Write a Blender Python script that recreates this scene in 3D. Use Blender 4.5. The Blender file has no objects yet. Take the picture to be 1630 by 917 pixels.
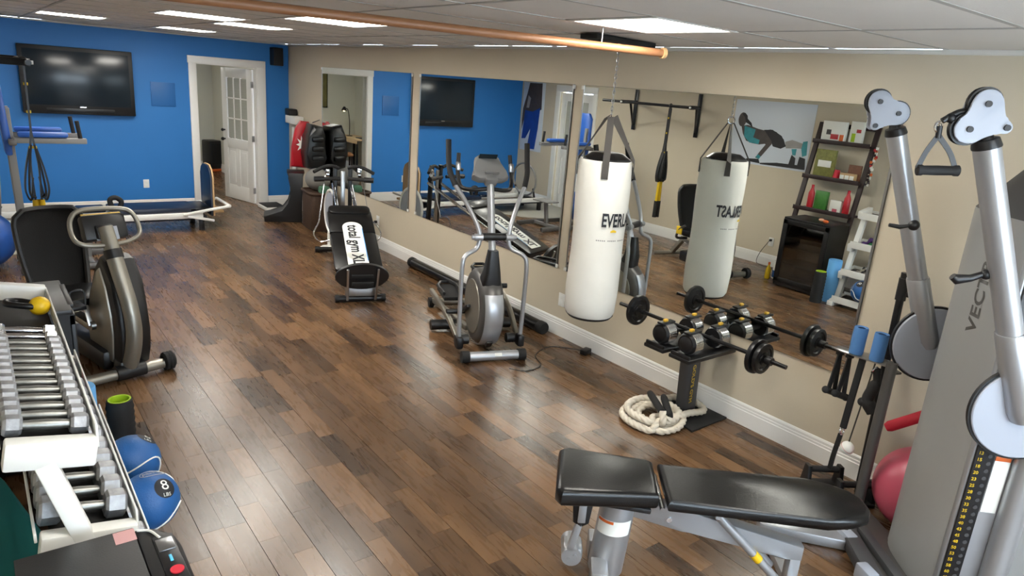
import bpy, bmesh, math, random
from mathutils import Vector, Matrix, Euler
random.seed(7)
PI = math.pi
SC = bpy.context.scene
COL = SC.collection
# ---------------------------------------------------------------- camera, world, exposure
CAM_F, CAM_YAW, CAM_PITCH, CAM_ROLL, CAM_H = 1107.56, 0.6709, 0.2823, 0.0792, 2.10
XM, YB, HC, XL, YF = 3.99, 10.912, 2.44, -0.58, -1.7      # mirror wall, blue wall, ceiling, left wall, front wall
def setup_camera():
    cy, sy, cp, sp = math.cos(CAM_YAW), math.sin(CAM_YAW), math.cos(CAM_PITCH), math.sin(CAM_PITCH)
    w = Vector((sy * cp, cy * cp, -sp)); r = Vector((cy, -sy, 0)); u = r.cross(w)
    cr, sr = math.cos(CAM_ROLL), math.sin(CAM_ROLL)
    r2 = cr * r + sr * u; u2 = -sr * r + cr * u
    cam = bpy.data.cameras.new('camera'); o = bpy.data.objects.new('camera', cam); COL.objects.link(o)
    m = Matrix((r2, u2, -w)).transposed().to_4x4(); m.translation = (0, 0, CAM_H)
    o.matrix_world = m
    cam.sensor_fit = 'HORIZONTAL'; cam.sensor_width = 36; cam.lens = 36 * CAM_F / 1630
    cam.clip_start = 0.05; cam.clip_end = 100
    SC.camera = o
setup_camera()
SC.view_settings.view_transform = 'Standard'; SC.view_settings.look = 'None'
SC.view_settings.gamma = 1; SC.view_settings.use_curve_mapping = False
SC.view_settings.exposure = 0.35
PANEL_E = 27.0
SKY_E = 15.0
SC.cycles.use_denoising = True
SC.cycles.sample_clamp_indirect = 6
SC.cycles.max_bounces = 10
SC.cycles.glossy_bounces = 6
SC.cycles.transmission_bounces = 6
SC.cycles.caustics_refractive = False
wd = bpy.data.worlds.new('daylight'); SC.world = wd; wd.use_nodes = True
wd.node_tree.nodes['Background'].inputs[0].default_value = (0.74, 0.86, 1.0, 1)
wd.node_tree.nodes['Background'].inputs[1].default_value = SKY_E
WINDOWS = ((0.1, 1.6, 0.75, 2.05), (2.0, 3.5, 0.75, 2.05))       # x0,x1,z0,z1 in the front wall
for (a, b, c, d) in WINDOWS:
    ld = bpy.data.lights.new('window_portal', 'AREA'); ld.shape = 'RECTANGLE'; ld.size = b - a; ld.size_y = d - c
    ld.cycles.is_portal = True
    lo = bpy.data.objects.new('window_portal', ld); COL.objects.link(lo)
    lo.location = ((a + b) / 2, YF - 0.11, (c + d) / 2); lo.rotation_euler = (PI / 2, 0, PI)

# ---------------------------------------------------------------- materials
def lin(c):
    return tuple((v / 255 / 12.92 if v / 255 <= .04045 else ((v / 255 + .055) / 1.055) ** 2.4) for v in c) + (1,)
def nd(nt, t, x=0, **kw):
    n = nt.nodes.new(t)
    for k, v in kw.items():
        if k in n.inputs: n.inputs[k].default_value = v
        else: setattr(n, k, v)
    return n
def mat(name, col, rough=.5, metal=0., var=0., vs=8., bump=0., bs=60., spec=None, coat=0., emit=None, es=1., aniso=None, stretch=None):
    m = bpy.data.materials.new(name); m.use_nodes = True; nt = m.node_tree
    b = nt.nodes['Principled BSDF']; L = nt.links.new
    c = lin(col); b.inputs['Base Color'].default_value = c
    b.inputs['Roughness'].default_value = rough; b.inputs['Metallic'].default_value = metal
    if spec is not None: b.inputs['Specular IOR Level'].default_value = spec
    if coat: b.inputs['Coat Weight'].default_value = coat; b.inputs['Coat Roughness'].default_value = .1
    if emit: b.inputs['Emission Color'].default_value = lin(emit); b.inputs['Emission Strength'].default_value = es
    if var or bump:
        tc = nd(nt, 'ShaderNodeTexCoord')
        src = tc.outputs['Object']
        if stretch:
            mp = nd(nt, 'ShaderNodeMapping'); mp.inputs['Scale'].default_value = stretch; L(src, mp.inputs[0]); src = mp.outputs[0]
    if var:
        n = nd(nt, 'ShaderNodeTexNoise', Scale=vs, Detail=5.); L(src, n.inputs['Vector'])
        mx = nd(nt, 'ShaderNodeMix', data_type='RGBA')
        mx.inputs[6].default_value = tuple(max(0, v * (1 - var)) for v in c[:3]) + (1,)
        mx.inputs[7].default_value = tuple(min(1, v * (1 + var)) for v in c[:3]) + (1,)
        L(n.outputs[0], mx.inputs[0]); L(mx.outputs[2], b.inputs['Base Color'])
    if bump:
        n2 = nd(nt, 'ShaderNodeTexNoise', Scale=bs, Detail=3.); L(src, n2.inputs['Vector'])
        bp = nd(nt, 'ShaderNodeBump', Strength=bump, Distance=.004); L(n2.outputs[0], bp.inputs['Height']); L(bp.outputs[0], b.inputs['Normal'])
    return m
def plank_mat(name, island):
    m = bpy.data.materials.new(name); m.use_nodes = True; nt = m.node_tree; L = nt.links.new
    b = nt.nodes['Principled BSDF']
    g = nd(nt, 'ShaderNodeNewGeometry')
    rnd = g.outputs['Random Per Island'] if island else nd(nt, 'ShaderNodeObjectInfo').outputs['Random']
    mul = nd(nt, 'ShaderNodeMath', operation='MULTIPLY'); mul.inputs[1].default_value = 57.0; L(rnd, mul.inputs[0])
    cmb = nd(nt, 'ShaderNodeCombineXYZ'); L(mul.outputs[0], cmb.inputs[2]); L(mul.outputs[0], cmb.inputs[1])
    mp = nd(nt, 'ShaderNodeMapping'); mp.inputs['Scale'].default_value = (30, 3.2, 1); L(g.outputs['Position'], mp.inputs[0])
    ad = nd(nt, 'ShaderNodeVectorMath', operation='ADD'); L(mp.outputs[0], ad.inputs[0]); L(cmb.outputs[0], ad.inputs[1])
    n1 = nd(nt, 'ShaderNodeTexNoise', Scale=1.4, Detail=4., Roughness=.5, Distortion=.6); L(ad.outputs[0], n1.inputs['Vector'])
    n2 = nd(nt, 'ShaderNodeTexNoise', Scale=.28, Detail=3.); L(ad.outputs[0], n2.inputs['Vector'])
    r1 = nd(nt, 'ShaderNodeValToRGB'); cr = r1.color_ramp
    for p, c in ((.0, PLANK_COLS[0]), (.35, PLANK_COLS[1]), (.72, PLANK_COLS[2]), (1., PLANK_COLS[3])):
        e = cr.elements[0] if p == 0 else (cr.elements[1] if p == 1. else cr.elements.new(p))
        e.position = p; e.color = lin(c)
    # brightness index = plank random + grain + blotches
    s1 = nd(nt, 'ShaderNodeMath', operation='MULTIPLY_ADD'); s1.inputs[1].default_value = .26; s1.inputs[2].default_value = .1; L(n1.outputs[0], s1.inputs[0])
    s2 = nd(nt, 'ShaderNodeMath', operation='MULTIPLY_ADD'); s2.inputs[1].default_value = .42; L(n2.outputs[0], s2.inputs[0]); L(s1.outputs[0], s2.inputs[2])
    s3 = nd(nt, 'ShaderNodeMath', operation='MULTIPLY_ADD'); s3.inputs[1].default_value = .58; L(rnd, s3.inputs[0]); L(s2.outputs[0], s3.inputs[2])
    s4 = nd(nt, 'ShaderNodeMath', operation='SUBTRACT'); s4.inputs[1].default_value = .3; L(s3.outputs[0], s4.inputs[0])
    L(s4.outputs[0], r1.inputs[0]); L(r1.outputs[0], b.inputs['Base Color'])
    rr = nd(nt, 'ShaderNodeMapRange'); rr.inputs['To Min'].default_value = .23; rr.inputs['To Max'].default_value = .33; L(n1.outputs[0], rr.inputs[0]); L(rr.outputs[0], b.inputs['Roughness'])
    bp = nd(nt, 'ShaderNodeBump', Strength=.035, Distance=.002); L(n1.outputs[0], bp.inputs['Height']); L(bp.outputs[0], b.inputs['Normal'])
    b.inputs['Specular IOR Level'].default_value = .5
    return m
PLANK_COLS = ((36, 24, 17), (66, 45, 30), (94, 67, 45), (134, 100, 68))
class MM: pass
M = MM()
M.plank = plank_mat('wood_plank', False); M.plank_r = plank_mat('wood_plank_field', True)
M.sub = mat('floor_underlay', (48, 36, 28), .7)
M.beige = mat('beige_paint', (198, 187, 166), .75, var=.04, vs=2.5, bump=.12, bs=180)
M.blue = mat('blue_paint', (34, 116, 190), .55, var=.06, vs=2., bump=.12, bs=160)
M.greyw = mat('grey_green_paint', (196, 196, 184), .75, var=.03, vs=2.)
M.white = mat('white_trim_paint', (235, 234, 230), .4)
M.matte = mat('matte_white_trim', (206, 204, 198), .85)
M.tile = mat('ceiling_tile_board', (214, 209, 203), .9, var=.04, vs=3., bump=.35, bs=220)
M.grid = mat('ceiling_grid_metal', (168, 165, 160), .7)
M.panel = mat('light_diffuser', (255, 255, 255), .6, emit=(255, 250, 240), es=PANEL_E)
M.mirror = mat('mirror_silver', (236, 240, 238), .0, 1.)
M.mback = mat('mirror_back', (92, 96, 92), .6)
M.black = mat('black_plastic', (20, 20, 22), .42, var=.15, vs=20)
M.satin = mat('satin_black_metal', (24, 24, 26), .35, .3)
M.rubber = mat('black_rubber', (22, 22, 23), .75, bump=.2, bs=90)
M.vinyl = mat('black_vinyl', (13, 13, 14), .3, bump=.15, bs=130, spec=.42)
M.chrome = mat('chrome', (214, 216, 220), .12, 1.)
M.worn = mat('worn_steel', (142, 142, 138), .42, .85, var=.3, vs=40)
M.steel = mat('brushed_steel', (168, 170, 172), .3, 1., var=.08, vs=30)
M.iron = mat('cast_iron', (150, 152, 156), .45, .7, var=.5, vs=35, bump=.4, bs=70)
M.silver = mat('silver_paint', (172, 174, 178), .34, .6, var=.03, vs=14)
M.silver2 = mat('champagne_paint', (150, 146, 136), .38, .7)
M.gunmetal = mat('gunmetal_paint', (96, 94, 92), .4, .55)
M.shroud = mat('shroud_silver_plastic', (160, 161, 160), .4, .35, bump=.06, bs=300)
M.lightgrey = mat('light_grey_plastic', (158, 163, 174), .38)
M.grey = mat('grey_plastic', (118, 118, 118), .5)
M.dgrey = mat('dark_grey_plastic', (62, 62, 64), .5)
M.canvas = mat('white_canvas', (216, 214, 206), .7, var=.07, vs=6., bump=.3, bs=25)
M.web = mat('dark_webbing', (62, 59, 56), .85, bump=.4, bs=200)
M.ink = mat('black_ink', (20, 22, 30), .6)
M.yellow = mat('yellow_print', (206, 172, 24), .5)
M.yel = mat('yellow_rubber', (224, 182, 20), .45)
M.rope = mat('off_white_rope', (214, 206, 190), .85, var=.12, vs=40, bump=.5, bs=120)
M.wood = mat('varnished_wood', (142, 98, 66), .45, var=.22, vs=9., stretch=(1, 14, 14))
M.plywood = mat('plywood_edge', (186, 152, 108), .55, var=.15, vs=10)
M.wicker = mat('brown_wicker', (62, 42, 28), .7, var=.5, vs=45, bump=.8, bs=60)
M.red = mat('red_vinyl', (176, 20, 34), .38)
M.redfoam = mat('red_foam', (196, 30, 52), .6)
M.pink = mat('pink_ball_vinyl', (176, 74, 94), .36, var=.05, vs=4)
M.bluepad = mat('blue_vinyl', (38, 86, 168), .38)
M.bluefoam = mat('blue_foam', (72, 118, 172), .8, bump=.2, bs=90)
M.ltblue = mat('light_blue_foam', (96, 160, 214), .75)
M.ballblue = mat('blue_ball_rubber', (30, 88, 150), .5, bump=.3, bs=120)
M.green = mat('lime_foam', (160, 190, 30), .7)
M.teal = mat('teal_cloth', (22, 112, 114), .8, var=.1, vs=5)
M.screen = mat('tv_glass', (26, 37, 46), .2, spec=.4)
M.paper = mat('white_paper', (236, 236, 230), .7)
M.orange = mat('orange_print', (212, 100, 38), .6)
M.purple = mat('purple_cloth', (70, 40, 100), .7)
M.mesh = mat('black_mesh_fabric', (11, 11, 12), .8, bump=.6, bs=260)
M.espresso = mat('espresso_wood', (38, 20, 20), .5)
M.cyan = mat('blue_led', (80, 180, 220), .4)
M.desk = mat('desk_wood', (196, 170, 132), .5, var=.08, vs=6, stretch=(1, 12, 1))
M.whitepl = mat('white_plastic', (232, 232, 228), .4)
M.navy = mat('navy_pad', (14, 25, 46), .4)
M.gold = mat('amber_plastic', (222, 176, 60), .35)
def glass_mat(name, tint=(.9, .95, .93), alpha=.18):
    m = bpy.data.materials.new(name); m.use_nodes = True; nt = m.node_tree; nt.nodes.clear()
    out = nd(nt, 'ShaderNodeOutputMaterial'); tr = nd(nt, 'ShaderNodeBsdfTransparent'); tr.inputs[0].default_value = tint + (1,)
    gl = nd(nt, 'ShaderNodeBsdfGlossy', Roughness=.03); mx = nd(nt, 'ShaderNodeMixShader'); mx.inputs[0].default_value = alpha
    nt.links.new(tr.outputs[0], mx.inputs[1]); nt.links.new(gl.outputs[0], mx.inputs[2]); nt.links.new(mx.outputs[0], out.inputs[0])
    return m
M.glass = glass_mat('clear_glass', (.95, .97, .97), .06)
M.dglass = glass_mat('smoked_glass', (.35, .36, .36), .12)

# ---------------------------------------------------------------- shape helpers
def V(*a): return Vector(a)
def frame(z, up=None):
    z = Vector(z).normalized(); up = Vector(up) if up else (Vector((0, 0, 1)) if abs(z.z) < .95 else Vector((0, 1, 0)))
    x = up.cross(z); x.normalize(); y = z.cross(x)
    return Matrix((x, y, z)).transposed()
def spl(pts, k=6, closed=False):
    P = [Vector(p) for p in pts]; n = len(P); out = []
    rng = range(n) if closed else range(n - 1)
    for i in rng:
        p1, p2 = P[i], P[(i + 1) % n]
        p0 = P[i - 1] if (i > 0 or closed) else p1 * 2 - p2
        p3 = P[(i + 2) % n] if (i + 2 < n or closed) else p2 * 2 - p1
        for j in range(k):
            t = j / k
            out.append(.5 * ((2 * p1) + (p2 - p0) * t + (2 * p0 - 5 * p1 + 4 * p2 - p3) * t * t + (3 * p1 - p0 - 3 * p2 + p3) * t ** 3))
    if not closed: out.append(P[-1])
    return out
def rrect(w, h, r, k=4):
    o = []
    for cx, cy, a0 in ((w / 2 - r, h / 2 - r, 0), (-w / 2 + r, h / 2 - r, PI / 2), (-w / 2 + r, -h / 2 + r, PI), (w / 2 - r, -h / 2 + r, 1.5 * PI)):
        for i in range(k + 1):
            a = a0 + PI / 2 * i / k; o.append((cx + r * math.cos(a), cy + r * math.sin(a)))
    return o
def ellipse(a, b, n=28): return [(a * math.cos(2 * PI * i / n), b * math.sin(2 * PI * i / n)) for i in range(n)]
_boxc = {}
class P:
    def __init__(s, name, m, par=None): s.name, s.m, s.par = name, m, par; s.v = []; s.f = []; s.ang = 40
    def add(s, vs, fs, T=None):
        k = len(s.v); s.v += [(T @ Vector(p)) if T else Vector(p) for p in vs]; s.f += [tuple(i + k for i in f) for f in fs]; return s
    def box(s, c, d, r=0., rot=None, seg=2):
        key = (tuple(round(x, 5) for x in d), round(r, 5), seg)
        if key not in _boxc:
            bm = bmesh.new(); bmesh.ops.create_cube(bm, size=1)
            for v in bm.verts: v.co = Vector((v.co.x * d[0], v.co.y * d[1], v.co.z * d[2]))
            if r > 0: bmesh.ops.bevel(bm, geom=bm.edges[:] + bm.verts[:], offset=min(r, min(d) * .49), segments=seg, profile=.5, affect='EDGES')
            bm.verts.index_update()
            _boxc[key] = ([v.co.copy() for v in bm.verts], [tuple(v.index for v in f.verts) for f in bm.faces]); bm.free()
        vs, fs = _boxc[key]
        T = Matrix.Translation(c)
        if rot is not None: T = T @ (rot.to_4x4() if isinstance(rot, Matrix) else Euler(rot).to_matrix().to_4x4())
        return s.add(vs, fs, T)
    def bar(s, p0, p1, w, h, r=.004, up=None):          # rectangular bar between two points
        p0, p1 = Vector(p0), Vector(p1); d = p1 - p0
        return s.box((p0 + p1) / 2, (w, h, d.length), r, frame(d, up))
    def cyl(s, p0, p1, r0, r1=None, n=18, cap=True, r2=None):
        p0, p1 = Vector(p0), Vector(p1); r1 = r0 if r1 is None else r1; F = frame(p1 - p0); vs = []; fs = []
        for p, r in ((p0, r0), (p1, r1)):
            for i in range(n): a = 2 * PI * i / n; vs.append(p + F @ Vector((r * math.cos(a), r * math.sin(a), 0)))
        fs = [(i, (i + 1) % n, n + (i + 1) % n, n + i) for i in range(n)]
        if cap: fs += [tuple(range(n))[::-1], tuple(range(n, 2 * n))]
        return s.add(vs, fs)
    def tube(s, pts, r, n=10, closed=False, cap=True, prof=None, up=None):
        pts = [Vector(p) for p in pts]; N = len(pts); rs = r if isinstance(r, (list, tuple)) else [r] * N; vs = []; fs = []
        tang = []
        for i in range(N):
            a = pts[i - 1] if (i > 0 or closed) else pts[i]; b = pts[(i + 1) % N] if (i < N - 1 or closed) else pts[i]
            tang.append((b - a).normalized())
        F = frame(tang[0], up)
        x = F.col[0].copy()
        pr = prof or [(math.cos(2 * PI * i / n), math.sin(2 * PI * i / n)) for i in range(n)]; n = len(pr)
        for i in range(N):
            t = tang[i]; x = (x - t * x.dot(t)); x.normalize(); y = t.cross(x)
            for a, b in pr: vs.append(pts[i] + x * a * rs[i] + y * b * rs[i])
        M_ = N if closed else N - 1
        for i in range(M_):
            for j in range(n):
                a = i * n + j; b = i * n + (j + 1) % n; c = ((i + 1) % N) * n + (j + 1) % n; d = ((i + 1) % N) * n + j
                fs.append((a, b, c, d))
        if cap and not closed: fs += [tuple(range(n))[::-1], tuple(range((N - 1) * n, N * n))]
        return s.add(vs, fs)
    def ell(s, c, r, n=20, m=12, rot=None):
        vs = []; fs = []; R = rot.to_3x3() if isinstance(rot, Matrix) else (Euler(rot).to_matrix() if rot else Matrix.Identity(3)); c = Vector(c)
        if not isinstance(r, (tuple, list)): r = (r, r, r)
        for i in range(m + 1):
            th = PI * i / m
            for j in range(n): a = 2 * PI * j / n; vs.append(c + R @ Vector((r[0] * math.sin(th) * math.cos(a), r[1] * math.sin(th) * math.sin(a), r[2] * math.cos(th))))
        for i in range(m):
            for j in range(n):
                q = (i * n + j, (i + 1) * n + j, (i + 1) * n + (j + 1) % n, i * n + (j + 1) % n)
                if i == 0: q = (q[0], q[1], q[2])
                elif i == m - 1: q = (q[0], q[1], q[3])
                fs.append(q)
        return s.add(vs, fs)
    def lathe(s, prof, c=(0, 0, 0), ax=(0, 0, 1), n=28, cap=True, wob=None):
        F = frame(ax); c = Vector(c); vs = []; fs = []; k = len(prof)
        for i, (r, z) in enumerate(prof):
            for j in range(n):
                a = 2 * PI * j / n; rr = r * (wob(a, z) if wob else 1); vs.append(c + F @ Vector((rr * math.cos(a), rr * math.sin(a), z)))
        for i in range(k - 1):
            for j in range(n): fs.append((i * n + j, i * n + (j + 1) % n, (i + 1) * n + (j + 1) % n, (i + 1) * n + j))
        if cap: fs += [tuple(range(n))[::-1], tuple(range((k - 1) * n, k * n))]
        return s.add(vs, fs)
    def prism(s, out, h, T=None, r=0., seg=2):           # outline in local xy, extruded along local z (centred), T places it
        bm = bmesh.new(); n = len(out)
        a = [bm.verts.new((x, y, -h / 2)) for x, y in out]; b = [bm.verts.new((x, y, h / 2)) for x, y in out]
        f1 = bm.faces.new(a[::-1]); f2 = bm.faces.new(b)
        for i in range(n): bm.faces.new((a[i], a[(i + 1) % n], b[(i + 1) % n], b[i]))
        if r > 0:
            es = [e for e in bm.edges if (e in f1.edges[:] or e in f2.edges[:])]
            bmesh.ops.bevel(bm, geom=es, offset=r, segments=seg, profile=.5, affect='EDGES')
        bmesh.ops.recalc_face_normals(bm, faces=bm.faces[:])
        bm.verts.index_update()
        s.add([v.co.copy() for v in bm.verts], [tuple(v.index for v in f.verts) for f in bm.faces], T); bm.free(); return s
    def quad(s, *pts): return s.add(pts, [tuple(range(len(pts)))])
    def grid(s, fn, nu, nv, closed_u=False):
        vs = [fn(i / (nu if closed_u else nu - 1), j / (nv - 1)) for j in range(nv) for i in range(nu)]
        fs = []
        for j in range(nv - 1):
            for i in range(nu if closed_u else nu - 1):
                fs.append((j * nu + i, j * nu + (i + 1) % nu, (j + 1) * nu + (i + 1) % nu, (j + 1) * nu + i))
        return s.add(vs, fs)
    def o(s, **kw):
        me = bpy.data.meshes.new(s.name); me.from_pydata([tuple(v) for v in s.v], [], s.f); me.update()
        bm = bmesh.new(); bm.from_mesh(me); bmesh.ops.recalc_face_normals(bm, faces=bm.faces[:]); bm.to_mesh(me); bm.free()
        for p in me.polygons: p.use_smooth = True
        me.set_sharp_from_angle(angle=math.radians(s.ang))
        me.materials.append(s.m)
        o = bpy.data.objects.new(s.name, me); COL.objects.link(o)
        if s.par: o.parent = s.par
        for k, v in kw.items(): o[k] = v
        return o
def tag(o, label, cat, group=None):
    o['label'] = label; o['category'] = cat
    if group: o['group'] = group
    return o
def thing(name, label, cat, loc=(0, 0, 0), rz=0, group=None):
    o = bpy.data.objects.new(name, None); COL.objects.link(o); o.empty_display_size = .1
    o.location = loc; o.rotation_euler = (0, 0, rz)
    return tag(o, label, cat, group)
def struct(o): o['kind'] = 'structure'; return o
def dup(root, loc, rot=None, label=None):
    r = root.copy(); COL.objects.link(r); r.location = loc
    if rot is not None: r.rotation_euler = rot
    if label: r['label'] = label
    for ch in list(root.children):
        c = ch.copy(); COL.objects.link(c); c.parent = r
        for g in list(ch.children):
            d = g.copy(); COL.objects.link(d); d.parent = c
    return r
def text(name, body, size, m, par, T, sx=1., ext=.001, bend=None, align='CENTER', spacing=1., bold=0., line=1.):
    cu = bpy.data.curves.new(name, 'FONT'); cu.body = body; cu.size = size; cu.extrude = 0 if bend else ext; cu.align_x = align; cu.align_y = 'CENTER'; cu.space_character = spacing; cu.offset = bold; cu.space_line = line
    cu.resolution_u = 3
    t = bpy.data.objects.new('tmp', cu); COL.objects.link(t)
    dg = bpy.context.evaluated_depsgraph_get(); me = bpy.data.meshes.new_from_object(t.evaluated_get(dg))
    bpy.data.objects.remove(t); bpy.data.curves.remove(cu)
    for v in me.vertices:
        p = v.co.copy(); p.x *= sx
        v.co = bend(p) if bend else T @ p
    me.materials.clear(); me.materials.append(m); me.name = name
    o = bpy.data.objects.new(name, me); COL.objects.link(o); o.parent = par
    return o
def TM(loc, x, y):      # matrix from origin and two axes
    x = Vector(x).normalized(); y = Vector(y); y = (y - x * y.dot(x)).normalized(); z = x.cross(y)
    m = Matrix((x, y, z)).transposed().to_4x4(); m.translation = loc; return m
# ================================================================ THE ROOM
M.fros = mat('frosted_glass', (176, 178, 168), .25, var=.08, vs=3, stretch=(1, 1, 20))
YR = 15.15                                     # far wall of the room beyond the door
floor = struct(P('floor', M.sub).box(((XL + XM) / 2, (YF + YB) / 2, -.06), (XM - XL, YB - YF, .1)).box(((.9 + XM) / 2, (YB + YR) / 2, -.06), (XM - .9, YR - YB, .1)).o())
# laminate strips: boards .2035 wide (seams measured), two strips per board
def visible(x, y):
    cy, sy, cp, sp = math.cos(CAM_YAW), math.sin(CAM_YAW), math.cos(CAM_PITCH), math.sin(CAM_PITCH)
    w = Vector((sy * cp, cy * cp, -sp)); r = Vector((cy, -sy, 0)); u = r.cross(w); cr, sr = math.cos(CAM_ROLL), math.sin(CAM_ROLL)
    r2 = cr * r + sr * u; u2 = -sr * r + cr * u
    d = Vector((x, y, -CAM_H)); z = d.dot(w)
    if z < .2: return None
    px, py = 815 + CAM_F * d.dot(r2) / z, 458.5 - CAM_F * d.dot(u2) / z
    return z if (-40 < px < 1670 and -40 < py < 990) else None
strips = []
rs = random.Random(11)
SW = .10175
i0 = int((XL - .653) / SW) - 1
k = i0
while .653 + k * SW < XM:
    x0 = .653 + k * SW; x1 = x0 + SW; y = YF - rs.random() * .6
    gl, gr = (.0013, .0004) if k % 2 == 0 else (.0004, .0013)
    while y < YR:
        ln = rs.choice((.32, .42, .5, .6, .6, .72)); y1 = y + ln
        a, b = max(x0 + gl, XL), min(x1 - gr, XM); c, d = max(y + .0004, YF), min(y1 - .0006, YR)
        if y1 > YB + .01 and x0 < .95: d = min(d, YB)
        if b - a > .01 and d - c > .03: strips.append((a, b, c, d))
        y = y1
    k += 1
sc_ = []
for s_ in strips:
    z = visible((s_[0] + s_[1]) / 2, (s_[2] + s_[3]) / 2)
    sc_.append(((s_[1] - s_[0]) * (s_[3] - s_[2]) / z ** 3 if z else 0, s_))
sc_.sort(key=lambda t: -t[0])
unit = P('floor_plank', M.plank).box((0, 0, -.0055), (1, 1, .011)).o(); ume = unit.data
for i, (sc0, (a, b, c, d)) in enumerate(sc_[:298]):
    o_ = unit if i == 0 else bpy.data.objects.new('floor_plank', ume)
    if i: COL.objects.link(o_)
    o_.parent = floor; o_.location = ((a + b) / 2, (c + d) / 2, 0); o_.scale = (b - a, d - c, 1)
rest = P('floor_plank_field', M.plank_r, floor)
for sc0, (a, b, c, d) in sc_[298:]: rest.box(((a + b) / 2, (c + d) / 2, -.0055), (b - a, d - c, .011))
rest.o(kind='stuff')
# ---- walls
T = .12
wall_right = struct(P('wall_right', M.beige).box((XM + T / 2, (YF + YB) / 2, HC / 2), (T, YB - YF + .24, HC)).o())
wl = P('wall_left', M.beige)
wl.box((XL - T / 2, (YF + 8.93) / 2, HC / 2), (T, 8.93 - YF, HC)).box((XL - T / 2, (9.78 + YB + .12) / 2, HC / 2), (T, YB + .12 - 9.78, HC)).box((XL - T / 2, 9.355, (2.06 + HC) / 2), (T, .85, HC - 2.06))
struct(wl.o())
DX0, DX1, DZ = 2.655, 3.51, 2.07
wb_ = P('wall_back', M.blue).box(((XL + DX0) / 2, YB + T / 2, HC / 2), (DX0 - XL, T, HC)).box(((DX1 + XM) / 2, YB + T / 2, HC / 2), (XM - DX1, T, HC)).box(((DX0 + DX1) / 2, YB + T / 2, (DZ + HC) / 2), (DX1 - DX0, T, HC - DZ))
struct(wb_.o())
wf = P('wall_front', M.beige); xs = XL
for (a, b, c, d) in WINDOWS:
    wf.box(((xs + a) / 2, YF - T / 2, HC / 2), (a - xs, T, HC)); wf.box(((a + b) / 2, YF - T / 2, c / 2), (b - a, T, c)); wf.box(((a + b) / 2, YF - T / 2, (d + HC) / 2), (b - a, T, HC - d)); xs = b
wf.box(((xs + XM) / 2, YF - T / 2, HC / 2), (XM - xs, T, HC)); struct(wf.o())
for i, (a, b, c, d) in enumerate(WINDOWS):
    w_ = P('window_%d' % (i + 1), M.white)
    for z in (c, d): w_.box(((a + b) / 2, YF - .03, z), (b - a + .1, .1, .06), .006)
    for x in (a, (a + b) / 2, b): w_.box((x, YF - .03, (c + d) / 2), (.06, .1, d - c), .006)
    w_ = struct(w_.o())
    for x in (0, 1): P('window_pane', M.glass, w_).box((a + (b - a) * (.25 + .5 * x), YF - .05, (c + d) / 2), ((b - a) / 2 - .06, .006, d - c - .06)).o()
# room beyond the door
struct(P('wall_beyond_far', M.greyw).box(((.9 + XM) / 2, YR + .06, HC / 2), (XM - .9 + .24, .12, HC)).o())
struct(P('wall_beyond_right', M.greyw).box((XM + .06, (YB + YR) / 2 + .13, HC / 2), (.12, YR - YB - .26, HC)).o())
struct(P('wall_beyond_left', M.greyw).box((.84, (YB + YR) / 2 + .06, HC / 2), (.12, YR - YB - .12, HC)).o())
struct(P('wall_beyond_near', M.greyw).box(((.9 + DX0) / 2 - .05, YB + .135, HC / 2), (DX0 - .9 - .1, .03, HC)).o())
struct(P('ceiling_beyond', M.tile).box(((.9 + XM) / 2, (YB + YR) / 2 + .06, HC + .05), (XM - .9, YR - YB - .12, .1)).o())
# ---- baseboards with a stepped moulding
def bb(name, p0, p1, nrm):
    p0, p1, nrm = Vector(p0), Vector(p1), Vector(nrm); pr = [(0, 0), (.016, 0), (.016, .104), (.012, .108), (.012, .122), (.009, .126), (.009, .142), (.004, .152), (0, .155)]
    o_ = P(name, M.white); o_.ang = 20
    vs = [p + nrm * a + Vector((0, 0, z)) for p in (p0, p1) for a, z in pr]; n = len(pr)
    fs = [(i, (i + 1) % n, n + (i + 1) % n, n + i) for i in range(n)] + [tuple(range(n)), tuple(range(n, 2 * n))]
    return struct(o_.add(vs, fs).o())
bb('baseboard_right', (XM, YF, 0), (XM, YB, 0), (-1, 0, 0))
bb('baseboard_left', (XL, YF, 0), (XL, 8.82, 0), (1, 0, 0)); bb('baseboard_left_far', (XL, 9.89, 0), (XL, YB, 0), (1, 0, 0))
bb('baseboard_back', (XL, YB, 0), (DX0 - .097, YB, 0), (0, -1, 0)); bb('baseboard_back_corner', (DX1 + .13, YB, 0), (XM, YB, 0), (0, -1, 0))
bb('baseboard_beyond', (XM, YB + .3, 0), (XM, YR, 0), (-1, 0, 0)); bb('baseboard_beyond_far', (.9, YR, 0), (XM, YR, 0), (0, -1, 0))
# ---- door in the blue wall: casing, jamb, leaf standing open into the next room
cas = P('trim_1', M.white)
cas.box((DX0 - .045, YB - .012, DZ / 2 + .045), (.1, .03, DZ + .09), .006).box((DX1 + .06, YB - .012, DZ / 2 + .045), (.13, .03, DZ + .09), .006).box(((DX0 + DX1) / 2 + .01, YB - .013, DZ + .045), (DX1 - DX0 + .23, .032, .1), .006)
cas.box((DX0 + .006, YB + T / 2, DZ / 2), (.016, T + .02, DZ)).box((DX1 - .006, YB + T / 2, DZ / 2), (.016, T + .02, DZ)).box(((DX0 + DX1) / 2, YB + T / 2, DZ - .006), (DX1 - DX0, T + .02, .016))
struct(cas.o())
dr = bpy.data.objects.new('door_1', None); COL.objects.link(dr); dr.location = (3.485, YB + .13, .012); dr.rotation_euler = (0, 0, math.atan2(.955, -.262)); struct(dr)
W_, H_ = .815, 2.02
b_ = P('door_frame', M.white, dr)
b_.box((.065, 0, H_ / 2), (.13, .042, H_), .002).box((W_ - .065, 0, H_ / 2), (.13, .042, H_), .002)
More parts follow.
